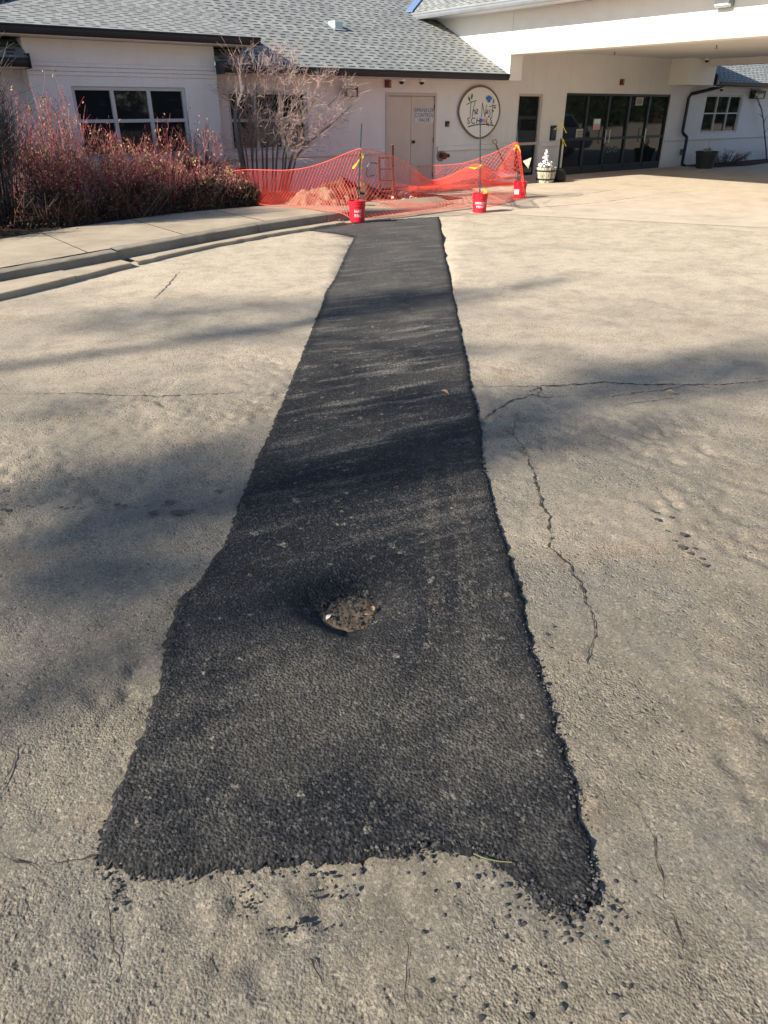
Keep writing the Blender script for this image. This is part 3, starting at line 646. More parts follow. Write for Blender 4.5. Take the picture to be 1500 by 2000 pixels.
# oval sign with painted lettering
sg = thing('round_sign', 'large egg-shaped cream sign with brown rim and handwritten lettering on the pale wall', 'sign', (14.66, V0-.03, 1.62))
def egg(k, V):
    out = []
    for t in np.linspace(0, 2*math.pi, 56, endpoint=False):
        s_ = math.sin(t); x = math.cos(t)*(.745-.0*(s_ > 0))*(1-.16*max(0, -s_)**1.3)
        z = .585*s_ if s_ > 0 else .60*s_
        out.append((14.64+x*k-.06*(-s_ if s_ < 0 else 0)*-1, V, 1.625+z*k))
    return out
MB().slab(egg(.955, V0-.045), (0, .04, 0)).build('face', M['signface'], sg)
e0 = egg(.975, V0-.045); MB().tube(e0+[e0[0], e0[1]], .022, 8, cap=False).build('rim', M['brown'], sg, smooth=True)
VS = V0-.052
def strokes(L, w, mat, name):
    mb = MB()
    for st in L:
        P = [zA(x, y, VS) for x, y in st]
        if len(P) > 2:                       # soften the corners
            Q = [P[0]]
            for a, b in zip(P[:-1], P[1:]): Q += [a*.75+b*.25, a*.25+b*.75]
            P = Q+[P[-1]]
        for a, b in zip(P[:-1], P[1:]):
            t = b-a; L_ = np.linalg.norm(t)+1e-9; n = np.array([-t[2], 0, t[0]])/L_*w/2; e = t/L_*w*.3
            mb.quad(a+n-e, b+n+e, b-n+e, a-n-e)
    return mb.build(name, mat, sg)
strokes([[(895,438),(960,405),(1027,382)], [(958,395),(948,480),(942,560),(944,606)],
         [(1012,398),(1000,430),(985,500),(970,608)], [(972,560),(990,515),(1005,512),(1008,545),(1004,578)],
         [(1012,552),(1042,535),(1047,505),(1030,500),(1016,530),(1018,560),(1048,558)]], .015, M['ink'], 'script_lettering')
strokes([[(1096,602),(1102,500),(1110,414)], [(1110,414),(1122,500),(1142,606)], [(1142,606),(1152,500),(1165,440)],
         [(1158,552),(1180,535),(1182,512),(1168,510),(1160,540),(1168,562),(1190,550)],
         [(1215,505),(1198,520),(1212,545),(1208,590),(1182,612),(1190,585)],
         [(1252,380),(1245,450),(1236,540),(1232,606)], [(1200,464),(1245,455),(1292,450)]], .015, M['ink'], 'script_lettering')
strokes([[(915,735),(990,712),(1060,703),(1140,700),(1258,716)], [(1170,702),(1188,722)], [(1225,712),(1238,694)]], .022, M['ink'], 'twig_drawing')
def blob(cx, cy, rx, ry, rot=0, n=18):
    P = []
    for t in np.linspace(0, 2*math.pi, n, endpoint=False):
        x = rx*math.cos(t); y = ry*math.sin(t); P.append(zA(cx+x*math.cos(rot)-y*math.sin(rot), cy+x*math.sin(rot)+y*math.cos(rot), VS-.003))
    return P
for q_ in ((930,362,13,32,-.25), (966,330,12,37,.15), (1270,478,16,12,0), (1256,388,8,28,.1), (1247,522,9,18,.1)): MB().quad(*blob(*q_)[::-1]).build('leaf_drawing', M['green'], sg)
mb = MB().quad(*blob(1193,352,30,36)[::-1]).quad(*[p-np.array([0,.002,0]) for p in blob(1193,385,22,26)[::-1]])
mb.quad(zA(1146,322,VS-.004), zA(1160,375,VS-.004), zA(1196,380,VS-.004)).quad(zA(1238,325,VS-.004), zA(1196,380,VS-.004), zA(1230,372,VS-.004)).build('bird_drawing', M['blue'], sg)
MB().quad(*blob(1085,655,22,33,.35)[::-1]).build('blue_letter', M['blue'], sg); MB().quad(*blob(1132,655,22,33,-.3)[::-1]).build('pink_letter', M['pink'], sg)
pc = zA(993, 657, VS); text_mesh('SCH', .20, lambda x, y: (pc[0]+x*1.12, VS, pc[2]+y), spacing=1.25).build('capital_lettering', M['ink'], sg)
pc2 = zA(1196, 655, VS); text_mesh('LS', .20, lambda x, y: (pc2[0]+x*1.05, VS, pc2[2]+y), spacing=1.25).build('capital_lettering', M['ink'], sg)

ps = thing('sprinkler_sign', 'small white notice with three lines of black capitals on the right tan door leaf', 'sign', (12.83, V0, 1.56))
a = pz(809.5, 210.5, V0+.005); b = pz(847, 239.5, V0+.005)
MB().box(a[0], b[0], V0+.002, V0+.010, b[2], a[2]).build('plate', plain('notice_plate', (.5, .5, .54), .5, .05), ps, bevel=.003)
for i, tx in enumerate(('SPRINKLER', 'CONTROL', 'VALVE')):
    zz = a[2]-(i+.55)*(a[2]-b[2])/3.1; text_mesh(tx, .118, lambda x, y, z=zz: ((a[0]+b[0])/2+x*1.0, V0-.001, z+y), spacing=1.08).build('lettering', M['ink'], ps)

def strobe(px, py, lab):
    c = pz(px, py); t = thing('fire_alarm', lab, 'alarm', c, 'red fire alarm strobes on the wall')
    MB().box(c[0]-.08, c[0]+.08, V0-.06, V0-.001, c[2]-.075, c[2]+.075).build('housing', M['red'], t, bevel=.012)
    MB().box(c[0]+.005, c[0]+.055, V0-.078, V0-.0605, c[2]-.05, c[2]+.045).build('lens', plain('strobe_lens', (.35, .2, .2), .15, .1), t, bevel=.01)
strobe(757.5, 164, 'red fire alarm strobe above the corner of the tan double door')
strobe(1214.5, 160.5, 'red fire alarm strobe above the dark glass entrance doors')
def domecam(x, y, z, lab):
    t = thing('security_camera', lab, 'camera', (x, y, z), 'dome cameras under the eaves')
    MB().lathe([(0, 0), (.075, 0), (.078, -.03), (.07, -.055)], (x, y, z), 16).build('base', M['whitep'], t, smooth=True)
    MB().lathe([(.058, -.055), (.055, -.085), (.035, -.108), (0, -.115)], (x, y, z), 16).build('dome', M['black'], t, smooth=True)
domecam(11.80, 14.66, 2.30, 'white and black dome camera under the eave above the left leaf of the tan door')
domecam(12.40, 14.66, 2.30, 'white and black dome camera under the eave above the right leaf of the tan door')
domecam(25.3, 14.7, 2.30, 'small dark dome camera under the eave above the right-hand window')
domecam(23.3, 14.2, 3.02, 'small dome camera hanging from the canopy ceiling near its far beam')
for px, py, lab in ((1201, 103, 'thin sprinkler head on the canopy ceiling above the dark entrance doors'), (1400, 90, 'thin sprinkler head on the canopy ceiling close to the white beam')):
    c = gp(px, py, 3.0); t = thing('ceiling_sprinkler', lab, 'sprinkler', (c[0], c[1], 3.02), 'sprinkler heads on the canopy ceiling')
    MB().tube([(c[0], c[1], 3.02), (c[0], c[1], 2.96)], .015).build('pipe', M['brown'], t); MB().lathe([(0, -.06), (.04, -.062), (.04, -.068), (0, -.07)], (c[0], c[1], 3.02), 12).build('deflector', M['brown'], t)
def walllamp(px0, py0, px1, py1, lab):
    a = pz(px0, py0); b = pz(px1, py1); t = thing('wall_lamp', lab, 'lamp', a, 'black box lamps on the wall')
    x0, x1, z0, z1 = a[0], b[0], b[2], a[2]; h = z1-z0
    MB().box(x0, x1, V0-.20, V0-.001, z1-h*.32, z1).build('hood', M['black'], t, bevel=.01)
    MB().box(x0, x0+.02, V0-.19, V0-.002, z0, z1-h*.33).box(x1-.02, x1, V0-.19, V0-.002, z0, z1-h*.33).box(x0+.021, x1-.021, V0-.19, V0-.002, z0, z0+.018).build('cage', M['black'], t)
    MB().box(x0+.03, x1-.03, V0-.17, V0-.01, z0+.02, z1-h*.34).build('shade', plain('lamp_shade_glass', (.42, .39, .35), .3, .1), t, bevel=.008)
walllamp(667, 168, 691, 190, 'black box wall lamp beside the bare tree')
walllamp(1467, 177, 1484, 193, 'black box wall lamp to the right of the far window')
cr = thing('card_reader', 'small black card reader between the tan door and the egg-shaped sign', 'card reader', (13.58, V0, 1.37))
MB().box(13.515, 13.645, V0-.03, V0-.001, 1.315, 1.435).build('case', M['black'], cr, bevel=.008); MB().box(13.575, 13.635, V0-.034, V0-.031, 1.33, 1.37).build('keypad', plain('keypad_grey', (.2, .2, .2), .4, .1), cr)
ic = thing('intercom_panel', 'tall black intercom panel on the wall left of the entrance doors', 'intercom', (17.58, V0, 1.1))
MB().box(17.47, 17.70, V0-.05, V0-.001, .92, 1.29).build('case', M['black'], ic, bevel=.012); MB().box(17.50, 17.67, V0-.054, V0-.051, .98, 1.22).build('screen', plain('intercom_screen', (.05, .07, .11), .12, .1), ic)
fd = thing('hose_connection', 'round steel plate with dark red hose inlet low on the wall beside the tan door', 'hose connection', (13.40, V0, .67))
def yl(prof, c, n=20):
    mb = MB().lathe(prof, (0, 0, 0), n); mb.v = [(c[0]+x, c[1]-z, c[2]+y) for x, y, z in mb.v]; return mb
yl([(0, 0), (.135, 0), (.135, .012), (.07, .02)], (13.40, V0-.002, .67)).build('plate', plain('galvanised_plate', (.25, .22, .2), .5, .2), fd)
yl([(.06, .02), (.06, .13), (.075, .135), (.075, .18), (.03, .185), (0, .19)], (13.40, V0-.002, .67), 16).build('inlet', M['red'], fd)
MB().tube([(13.42, V0-.12, .68), (13.56, V0-.14, .67)], .045, 10).build('cap', M['rust'], fd)
ob = thing('outlet_box', 'small grey outlet box low on the wall beside the downspout', 'outlet', (24.5, V0, .43))
MB().box(24.10, 24.32, V0-.06, V0-.001, .34, .52).build('case', plain('outlet_grey', (.1, .095, .09), .5, .1), ob, bevel=.01); MB().box(24.12, 24.30, V0-.075, V0-.061, .44, .51).build('cover', M['black'], ob)
fl = thing('flood_light', 'pale box flood light fixed high on the white canopy beam', 'lamp', (15.0, 9.0, 3.5))
MB().box(14.86, 14.97, 8.84, 9.13, 3.36, 3.62).build('lens', plain('flood_lens', (.55, .56, .52), .25, .04), fl, bevel=.02); MB().box(14.88, 14.999, 8.80, 8.86, 3.34, 3.63).box(14.88, 14.985, 8.86, 9.12, 3.335, 3.357).build('housing', M['grey'], fl, bevel=.006)
rv = thing('roof_vent', 'small pale green metal vent box standing on the grey shingle roof', 'vent', (11.2, 16.2, 3.3))
c = np.array([11.15, 16.25, rz(16.25)])
MB().slab([c+(-.12,-.09,-.03), c+(.12,-.09,-.03), c+(.12,-.09,.14), c+(-.12,-.09,.14)], (0, .27, 0)).build('hood', plain('vent_metal', (.42, .5, .49), .45, .06), rv, bevel=.03)
MB().slab([c+(-.16,-.15,-.055), c+(.16,-.15,-.055), c+(.16,.27,.142), c+(-.16,.27,.142)], (0, 0, .012)).build('flange', plain('vent_flange', (.28, .32, .31), .5, .06), rv)
# notices on the glass
for px0, py0, px1, py1, m, lab in [(1160, 232, 1171, 253, 'print_', 'colourful flyer taped to the second pane of the entrance doors'), (1243, 190, 1255, 206, 'paper', 'small grey notice high on the fourth pane of the entrance doors'), (1126, 252, 1138, 273, 'paper', 'grey notice low on the first pane of the entrance doors')]:
    a = pz(px0, py0, V0+.07); b = pz(px1, py1, V0+.07)
    t = thing('notice', lab, 'notice', a); MB().box(a[0], b[0], V0+.066, V0+.071, b[2], a[2]).build('sheet', M[m], t)
    x0, x1, z0, z1 = a[0], b[0], b[2], a[2]
    if m == 'print_':
        for q, (cc, f0, f1) in enumerate([((.55,.75,.75), .55, .95), ((.65,.25,.2), .05, .35)]): MB().box(x0+.03, x1-.03, V0+.063, V0+.065, z0+(z1-z0)*f0, z0+(z1-z0)*f1).build('picture', plain('flyer_patch', cc, .6, .4, 40), t)
    else:
        for k in range(5): MB().box(x0+.04, x1-.04-.03*(k % 2), V0+.063, V0+.065, z0+(z1-z0)*(.2+.14*k), z0+(z1-z0)*(.25+.14*k)).build('text_line', M['ink'], t)
c = pz(1193, 292, V0+.07); tn = thing('door_number', 'painted phone number on the lower middle pane of the entrance doors', 'lettering', c)
text_mesh('720-87', .26, lambda x, y: (c[0]+x, V0+.068, c[2]+y)).build('digits', plain('number_paint', (.16, .14, .13), .5, .1), tn)

# ================================================================ BUCKETS, STAKES, NET
b1 = gp(698, 433, .03); b2 = gp(936, 415, .0); b3 = gp(1014, 387, .0)
def arc_text(body, size, c, r0, r1, zc, h, ang, name, parent, yoff=0):
    mb = text_mesh(body, size, lambda x, y: (x, y, 0), line=.9)
    out = []
    for x, y, _ in mb.v:
        z = zc+yoff+y; r = r0+(r1-r0)*z/h+.0015; a = ang+x/r; out.append((c[0]+r*math.cos(a), c[1]+r*math.sin(a), c[2]+z))
    mb.v = out; return mb.build(name, M['whitep'], parent)
def bucket(c, lab, tx, twist, h=.335):
    t = thing('bucket', lab, 'bucket', c, 'red buckets weighting the fence stakes')
    ro, rb = .142, .125
    MB().lathe([(0, .002), (rb-.01, 0), (rb, .008), (rb+.012, h*.74), (rb+.024, h*.745), (rb+.024, h*.78), (rb+.013, h*.785), (rb+.015, h*.86), (rb+.026, h*.865), (rb+.026, h*.885), (rb+.016, h*.89), (rb+.017, h*.965), (rb+.027, h*.97), (rb+.027, h), (rb+.012, h), (rb+.006, h-.06)], c, 32).build('pail', M['pail'], t, smooth=False)
    MB().disc((c[0], c[1], c[2]+h-.055), (rb+.008, 0, 0), (0, rb+.008, 0), 26).build('fill', M['pile'], t)
    P = [(c[0]+(ro+.012)*math.cos(a)*math.cos(twist)-(.05*math.sin(twist))*math.sin(a), c[1]+(ro+.012)*math.cos(a)*math.sin(twist)+.05*math.cos(twist)*math.sin(a), c[2]+h*.87-.11*math.sin(a)) for a in np.linspace(0, math.pi, 14)]
    MB().tube(P, .0035, 5).build('handle', M['steel'], t)
    camang = math.atan2(-c[1], -c[0])
    for i, (s_, sz, dz) in enumerate(tx): arc_text(s_, sz, c, rb, rb+.012*1.0, h*.42+dz, h*.74, camang+.12, 'lettering', t)
    return t
bucket(b1, 'red bucket with white lettering at the end of the kerb holding the first stake', [('HAS', .07, .035), ('PAC', .07, -.035)], .3)
bucket(b2, 'red bucket with white lettering on the open pavement in front of the net', [('IMPROV', .062, .028), ('MENT', .062, -.032)], 1.0)
b_3 = bucket(b3, 'red bucket with a white label at the far right end of the net', [], 2.0)
ca = math.atan2(-b3[1], -b3[0])-.55
mb = MB(); n = 9
for k in range(n):
    a = ca+.28*(k/(n-1)*2-1)*1.6
    for z in (.085, .185): mb.v.append((b3[0]+(.1275+.012*z/.25+.0015)*math.cos(a), b3[1]+(.1275+.012*z/.25+.0015)*math.sin(a), b3[2]+z)); mb.n += 1
mb.f = [(2*k, 2*k+2, 2*k+3, 2*k+1) for k in range(n-1)]; mb.build('label', plain('pail_label', (.75, .6, .6), .5, .2, 60), b_3)

def stake(c, px, py, lab, mat='post', r=.012, z0=.12):
    top = wp(px, py, c, c+np.array([.79, -.61, 0])); t = thing('stake', lab, 'stake', (c[0], c[1], z0), 'thin stakes holding up the orange net')
    a = np.array([c[0], c[1], z0]); MB().tube([a, (a+top)/2+np.array([.004, 0, 0]), top], r, 6).build('rod', M[mat], t)
    MB().tube([top-(top-a)*.004, top+np.array([0, 0, .012])], [r*1.15, r*.5], 6).build('tip', M['rust'], t)
    return top
s1 = stake(b1+np.array([.02, .03, 0]), 706, 242, 'thin dark green stake standing in the red bucket at the kerb')
s2 = stake(b2+np.array([.0, .0, 0]), 938, 241, 'green stake standing in the middle red bucket below the egg-shaped sign')
s3 = stake(b3+np.array([-.03, .02, 0]), 1010, 244, 'green stake standing in the far right red bucket beside the glass sidelight')
c4 = gp(767, 388, .05); t = thing('wooden_stake', 'short brown stake standing behind the net in front of the tan door', 'stake', c4)
tp = wp(767, 283, c4, c4+np.array([.79, -.61, 0])); mb = MB().slab([c4+(-.02,-.01,0), c4+(.02,-.01,0), c4+(.02,.012,0), c4+(-.02,.012,0)], tp-c4); mb.build('post', M['rust'], t); MB().slab([tp+(-.02,-.01,0), tp+(.02,-.01,0), tp+(.02,.012,0), tp+(-.02,.012,0)], (.0, 0, .012)).build('cut_end', M['wood'], t)

fence = thing('safety_net', 'sagging orange plastic mesh barrier draped between green stakes around the dug trench', 'barrier', gp(850, 400))
def curve(P, N):
    P = np.array(P); d = np.r_[0, np.cumsum(np.linalg.norm(np.diff(P, axis=0), axis=1))]; t = np.linspace(0, d[-1], N)
    return np.stack([np.interp(t, d, P[:, k]) for k in range(3)], 1)
def smooth3(P, n=2):
    P = np.array(P, float)
    for _ in range(n):
        Q = [P[0]]
        for a, b in zip(P[:-1], P[1:]): Q += [a*.75+b*.25, a*.25+b*.75]
        P = np.array(Q+[P[-1]])
    return P
def net(rows, cols, per_rows, cellu=.052, th=.0029, wob=.012, name='mesh', seed=1):
    # rows: list of 3-d curves from top to bottom; strands run diagonally through the lofted sheet
    K = [curve(smooth3(r), 80) for r in rows]; D = np.array(K)                   # (r,80,3)
    def at(a, b):                                                                # a along 0..1, b down 0..1
        ri = min(len(rows)-1.0001, b*(len(rows)-1)); i = int(ri); f = ri-i
        x = min(78.999, max(0, a*79)); j_ = int(x); g = x-j_
        p = (D[i, j_]*(1-g)+D[i, j_+1]*g)*(1-f)+(D[i+1, j_]*(1-g)+D[i+1, j_+1]*g)*f
        return p
    N = cols; Mr = per_rows; ph = seed*1.7
    G = {}
    def node(i, k):
        if (i, k) not in G:
            p = at(min(1, max(0, i/N)), k/Mr)
            wv = math.sin(i*.33+ph)*math.sin(k*.45+ph*2)
            G[(i, k)] = p+np.array([.35*wv, .8*wv, .15*math.sin(i*.2+k*.5)])*wob*2*(0 < k < Mr)
        return G[(i, k)]
    mb = MB()
    for k in range(Mr):
        for i in range(N+1):
            for di in (-1, 1):
                if (i+k) % 2 == 0 and 0 <= i+di <= N:
                    mb.tube([node(i, k), node(i+di, k+1)], th*random.uniform(.8, 1.2), 3, cap=False)
    mb.build(name, M['net'], fence)
    MB().tube([node(i, 0) for i in range(0, N+1)], th*1.7, 4).build('edge_cord', M['rope'], fence)
    MB().tube([node(i, Mr)+np.array([0, 0, .004]) for i in range(0, N+1)], th*1.6, 4).build('edge_cord', M['rope'], fence)
b1a = b1+np.array([.02, .03, 0])
L0 = np.array([6.62, 13.35, .15])
topL = [wp(x, y, L0, b1a) for x, y in [(455,334),(480,331),(520,332),(560,333),(600,328),(640,315),(672,301),(695,292),(706,290)]]
midL = [wp(x, y, L0, b1a)+np.array([.12, .12, 0]) for x, y in [(478,360),(505,372),(540,375),(580,374),(620,371),(660,366),(706,352)]]
botL = [gp(x, y, z) for x, y, z in [(496,398,.17),(530,402,.17),(560,403,.165),(600,407,.16),(640,412,.16),(672,417,.16)]]+[gp(690, 432, .04), b1a+np.array([-.13, -.10, .03])]
net([topL, midL, botL], 74, 20, seed=1)
ptB = lambda x, y, d: atd(x, y, d)
def blendplane(px, py, t, push):     # a point on the sheet between the first two bucket stakes, pushed back towards the wall
    A = b1a+np.array([.609, .793, 0])*push; C_ = b2+np.array([.609, .793, 0])*push; return wp(px, py, A, C_)
topB = [s1*0+wp(706, 290, b1a, b2)]+[blendplane(x, y, 0, p) for x, y, p in [(730,293,.1),(760,302,.35),(790,315,.7),(812,331,1.1),(828,347,1.4),(845,354,1.5),(868,349,1.35),(890,340,1.0),(912,329,.55),(930,322,.1),(938,321,.0)]]
mdB1 = [blendplane(x, y, 0, p) for x, y, p in [(708,345,.12),(740,350,.45),(775,356,.9),(800,362,1.25),(830,364,1.45),(870,362,1.35),(905,352,.7),(938,346,.06)]]
mdB2 = [gp(712, 392, .06)]+[gp(x, y, .10) for x, y in [(745,392),(775,388),(800,378),(830,375),(870,373),(910,371),(940,374)]]
btB = [gp(x, y, z) for x, y, z in [(716,426,.05),(760,424,.03),(800,420,.02),(850,414,.015),(895,407,.015),(925,401,.015)]]
net([topB, mdB1, mdB2], 64, 18, seed=2, wob=.02)
hf = lambda r, q: [tuple(p) for p in curve(smooth3(r), 80)[int(79*q):]]
net([[np.array(p)+np.array([.03,.09,0]) for p in hf(topB, .5)], [np.array(p)+np.array([.05,.12,0]) for p in hf(mdB1, .5)], [np.array(p)+np.array([.03,.1,.02]) for p in hf(mdB2, .5)]], 34, 18, seed=7, wob=.03)
net([mdB2, [(np.array(a)+np.array(b))/2 for a, b in zip(curve(mdB2, 8), curve(btB, 8))], btB], 64, 12, seed=3, th=.0026, wob=.006)
topC = [wp(x, y, b2, b3) for x, y in [(938,321),(948,325)]]+[wp(x, y, b2+(.2,.4,0), b3+(.2,.4,0)) for x, y in [(958,331),(968,336),(980,328)]]+[wp(x, y, b2, b3) for x, y in [(995,301),(1008,277)]]
mdC = [wp(938, 350, b2, b3)]+[wp(x, y, b2+(.3,.6,0), b3+(.3,.6,0)) for x, y in [(952,354),(970,357),(990,352)]]+[wp(1014, 318, b2, b3)]
mdC2 = [gp(944, 372, .08), gp(960, 368, .08), gp(985, 365, .08), wp(1024, 362, b2, b3)]
btC = [gp(950, 404, .015), gp(972, 401, .015), gp(1000, 393, .015), gp(1023, 387, .02)]
net([topC, mdC, mdC2, btC], 38, 22, seed=4, wob=.02)
net([[np.array(p)+np.array([.05,.10,-.01]) for p in topC], [np.array(p)+np.array([.08,.14,0]) for p in mdC], [np.array(p)+np.array([.05,.1,.02]) for p in mdC2]], 36, 20, seed=8, wob=.03)
PW = np.array([11.75, 14.1, 0])
topD = [wp(x, y, PW, b3) for x, y in [(814,325),(850,323),(890,321),(915,317),(945,306),(975,294),(1008,277)]]
btD = [wp(x, y, PW, b3) for x, y in [(820,352),(850,358),(890,366),(925,362),(960,352),(990,345),(1018,340)]]
net([topD, btD], 44, 13, seed=5)
# right fold wrapping the far bucket
topE = [wp(1008, 277, b2, b3), wp(1012, 276, b3, b3+(.4, 1.0, 0)), wp(1017, 300, b3, b3+(.4, 1.0, 0))]
btE = [b3+np.array([-.05, -.17, .02]), b3+np.array([.12, -.14, .02]), b3+np.array([.2, .03, .02])]
net([topE, [(np.array(a)+np.array(b))/2 for a, b in zip(topE, btE)], btE], 10, 20, seed=6, wob=.004)
def tie(c, lab, L=.13, ang=(-.6, -.3), grp='yellow tape ties'):
    t = thing('tape_tie', lab, 'tie', c, grp)
    MB().tube([c+np.array([.018*math.cos(a), .018*math.sin(a), .004*math.sin(2*a)]) for a in np.linspace(0, 6.3, 10)], .011, 5).build('loop', M['yellow'], t)
    for q in ang:
        P = [c+np.array([.79, -.61, 0])*q*s_*L*1.4+np.array([0, -.02, -1.0*L*s_*(1+.3*q)]) for s_ in np.linspace(0, 1, 6)]
        mb = MB(); vs = []
        for i, p in enumerate(P):
            wv = .012+.006*math.sin(i*1.8); n = np.array([.79, -.61, .3*math.sin(i)])*wv; vs += [p-n, p+n]
        mb.add(vs, [(2*i, 2*i+1, 2*i+3, 2*i+2) for i in range(len(P)-1)]); mb.build('tail', M['yellow'], t)
    return t
tie(wp(705, 302, b1a, b2)+np.array([0, -.03, 0]), 'yellow tape tied to the stake in the kerb bucket', .24, (-.5, -.15))
tie(wp(938, 323, b1a, b2)+np.array([0, -.03, 0]), 'yellow tape tied to the stake below the egg-shaped sign', .09, (-1.9, -1.2, -1.5))
tie(wp(944, 370, b1a, b2)+np.array([0, -.03, 0]), 'yellow tape knotted on the rim of the middle bucket', .1, (-.2, .3))
tie(wp(1007, 284, b2, b3)+np.array([0, -.03, 0]), 'yellow tape tied at the peak of the net by the sidelight', .09, (-.6, .5))
tie(wp(443, 333, L0, b1a), 'yellow tape tying the left end of the net to the red shrubs', .05, (-1.5, 1.5))
po = np.array([17.66, 14.72, 0]); t = thing('slim_post', 'slim dark and pale post leaning by the left edge of the entrance doors', 'post', po)
MB().box(17.60, 17.65, 14.72, 14.76, 0, .98).build('dark_strip', M['black'], t); MB().box(17.652, 17.75, 14.74, 14.77, 0, .82).build('pale_board', M['trim'], t)
tie(vp(1096, 239, 14.6), 'yellow tape fluttering at the upper left edge of the entrance doors', .22, (-.6, .5))
tie(vp(1098, 271, 14.66), 'yellow tape tied to the slim post by the entrance doors', .16, (.1, .5))
pc = wp(1020, 313, b3, b3+(.79, -.61, 0))
pn = thing('pennant', 'small cream triangular pennant hanging from the right end of the net', 'flag', pc)
A_, B_, C_ = [wp(x, y, b3, b3+(.79, -.61, 0)) for x, y in [(1021,314),(1038,307),(1032,329)]]
MB().slab([A_, B_, C_], (.0, .006, 0)).build('cloth', M['cream'], pn); MB().tube([A_+np.array([-.05, 0, .0]), A_, B_], .004, 4).build('string', M['ink'], pn)

# ---------------------------------------------------------------- dirt, rubble, sacks, tools
def mound(c, rx, ry, h, seed, name, mat, lab, cat, lump=.3):
    n = 34; mb = MB()
    for i in range(n):
        for k in range(n):
            a = (i/(n-1)*2-1)*1.1; b = (k/(n-1)*2-1)*1.1; r = math.hypot(a, b)
            x = c[0]+a*rx; y = c[1]+b*ry; q = max(0, 1-r**1.6)
            z = c[2]-.03+h*q*(1+lump*2*(smoothnoise(np.array(x), np.array(y), .22, seed)-.5))+(smoothnoise(np.array(x), np.array(y), .07, seed+1)-.5)*.17*min(1, q*4)
            mb.v.append((x, y, float(z))); mb.n += 1
    mb.f = [(k+i*n, k+(i+1)*n, k+1+(i+1)*n, k+1+i*n) for i in range(n-1) for k in range(n-1)]
    return tag(mb.build(name, M[mat], smooth=True), lab, cat)
c = gp(612, 400, .13); mound((c[0]+.25, c[1]+.15, .12), .80, .55, .27, 3, 'dirt_pile', 'pile', 'sunlit heap of tan dirt behind the net near the kerb bucket', 'dirt pile')
c = gp(690, 392, .1); mound((c[0]+.1, c[1]+.5, .10), 1.0, .6, .36, 13, 'dirt_pile', 'hole', 'dark brown heap of dirt behind the first stake', 'dirt pile')
for i, (px, py, s_) in enumerate([(775,384,.09),(785,378,.12),(795,384,.10),(803,386,.07),(790,390,.06),(812,388,.05),(768,388,.06),(800,376,.08)]):
    c = gp(px, py, .08); tag(MB().rock(c, s_*.8, .8).build('rubble_chunk', M['rubble']), 'broken chunk of concrete lying in the net fold before the tan door', 'rubble', 'chunks of rubble by the trench')
def sack(c, rot, lab, z, m):
    t = thing('cement_sack', lab, 'sack', (c[0], c[1], z), 'cement sacks inside the net'); n = 14; vs = []; fs = []
    mb = MB()
    for i in range(n):
        for k in range(n):
            a = i/(n-1)*2-1; b = k/(n-1)*2-1; q = (1-abs(a)**3.5)*(1-abs(b)**3.5); hgt = .085*max(0, q)**.5
            x = a*.33; y = b*.21; wv = .018*math.sin(5*a+3*b+z*40)
            mb.v.append((c[0]+x*math.cos(rot)-y*math.sin(rot), c[1]+x*math.sin(rot)+y*math.cos(rot), z+.07+hgt+wv*q)); mb.n += 1
    m2_ = mb.n
    for p in list(mb.v): mb.v.append((p[0], p[1], z+.07-(p[2]-z-.07)*.75)); mb.n += 1
    I_ = lambda i, k: i*n+k
    for i in range(n-1):
        for k in range(n-1):
            mb.f.append((I_(i, k), I_(i+1, k), I_(i+1, k+1), I_(i, k+1))); mb.f.append((m2_+I_(i, k), m2_+I_(i, k+1), m2_+I_(i+1, k+1), m2_+I_(i+1, k)))
    mb.build('bag', M[m], t, smooth=True)
    P = [(c[0]+x*math.cos(rot)+.13*math.sin(rot), c[1]+x*math.sin(rot)-.13*math.cos(rot), z+.135) for x in (-.2, -.1, 0, .1, .2)]
    MB().tube(P, [.01, .03, .035, .03, .01], 6).build('printed_band', M['sackred'], t)
c = gp(985, 360, 0); sack(c, -.45, 'lower cement sack lying inside the right end of the net', 0.0, 'sack'); sack(c+np.array([.05, .03, 0]), -.3, 'upper white cement sack on top of the other sack', .14, 'whitep')
sh = thing('shovel', 'shovel with yellow D-handle leaning against the wall below the egg-shaped sign', 'shovel', (15.3, 14.6, 0))
h0 = vp(969, 283, 14.85); h1 = vp(977, 302, 14.78); dr = (h1-h0)/np.linalg.norm(h1-h0); end = h0+dr*1.05
MB().tube([h0, h0*.5+end*.5, end], .016, 8).build('shaft', M['rust'], sh)
e_ = h0-dr*.13; sd_ = np.array([.08, -.01, .015])
MB().tube([h0, h0-dr*.05+sd_*.6, e_+sd_*.75, e_-sd_*.75, h0-dr*.05-sd_*.6, h0], .017, 7).build('d_handle', M['wood'], sh)
MB().slab([end+(-.1, 0, 0), end+(.1, 0, 0), end+(.1, -.03, -.2), end+(0, -.05, -.3), end+(-.1, -.03, -.2)], (0, .006, 0)).build('blade', M['steel'], sh)
hc = gp(752, 391, .05); ht = thing('hand_truck', 'dark steel hand truck with looped handle standing behind the net before the tan door', 'hand truck', hc)
ax = np.array([.79, -.61, 0]); hq = lambda px, py: wp(px, py, hc, hc+ax)
MB().tube([hq(742, 388), hq(740, 306)], .026).build('upright', M['rust'], ht); MB().tube([hq(770, 390), hq(765, 304)], .026).build('upright', M['rust'], ht)
for y in (308, 330, 352, 374): MB().tube([hq(741, y), hq(766+(y-308)*.05, y-1)], .018).build('cross_bar', M['rust'], ht)
MB().tube([hq(740, 320), hq(732, 318), hq(722, 319), hq(717, 326), hq(715, 340), hq(718, 345), hq(732, 342)], .011).build('loop_handle', M['black'], ht)
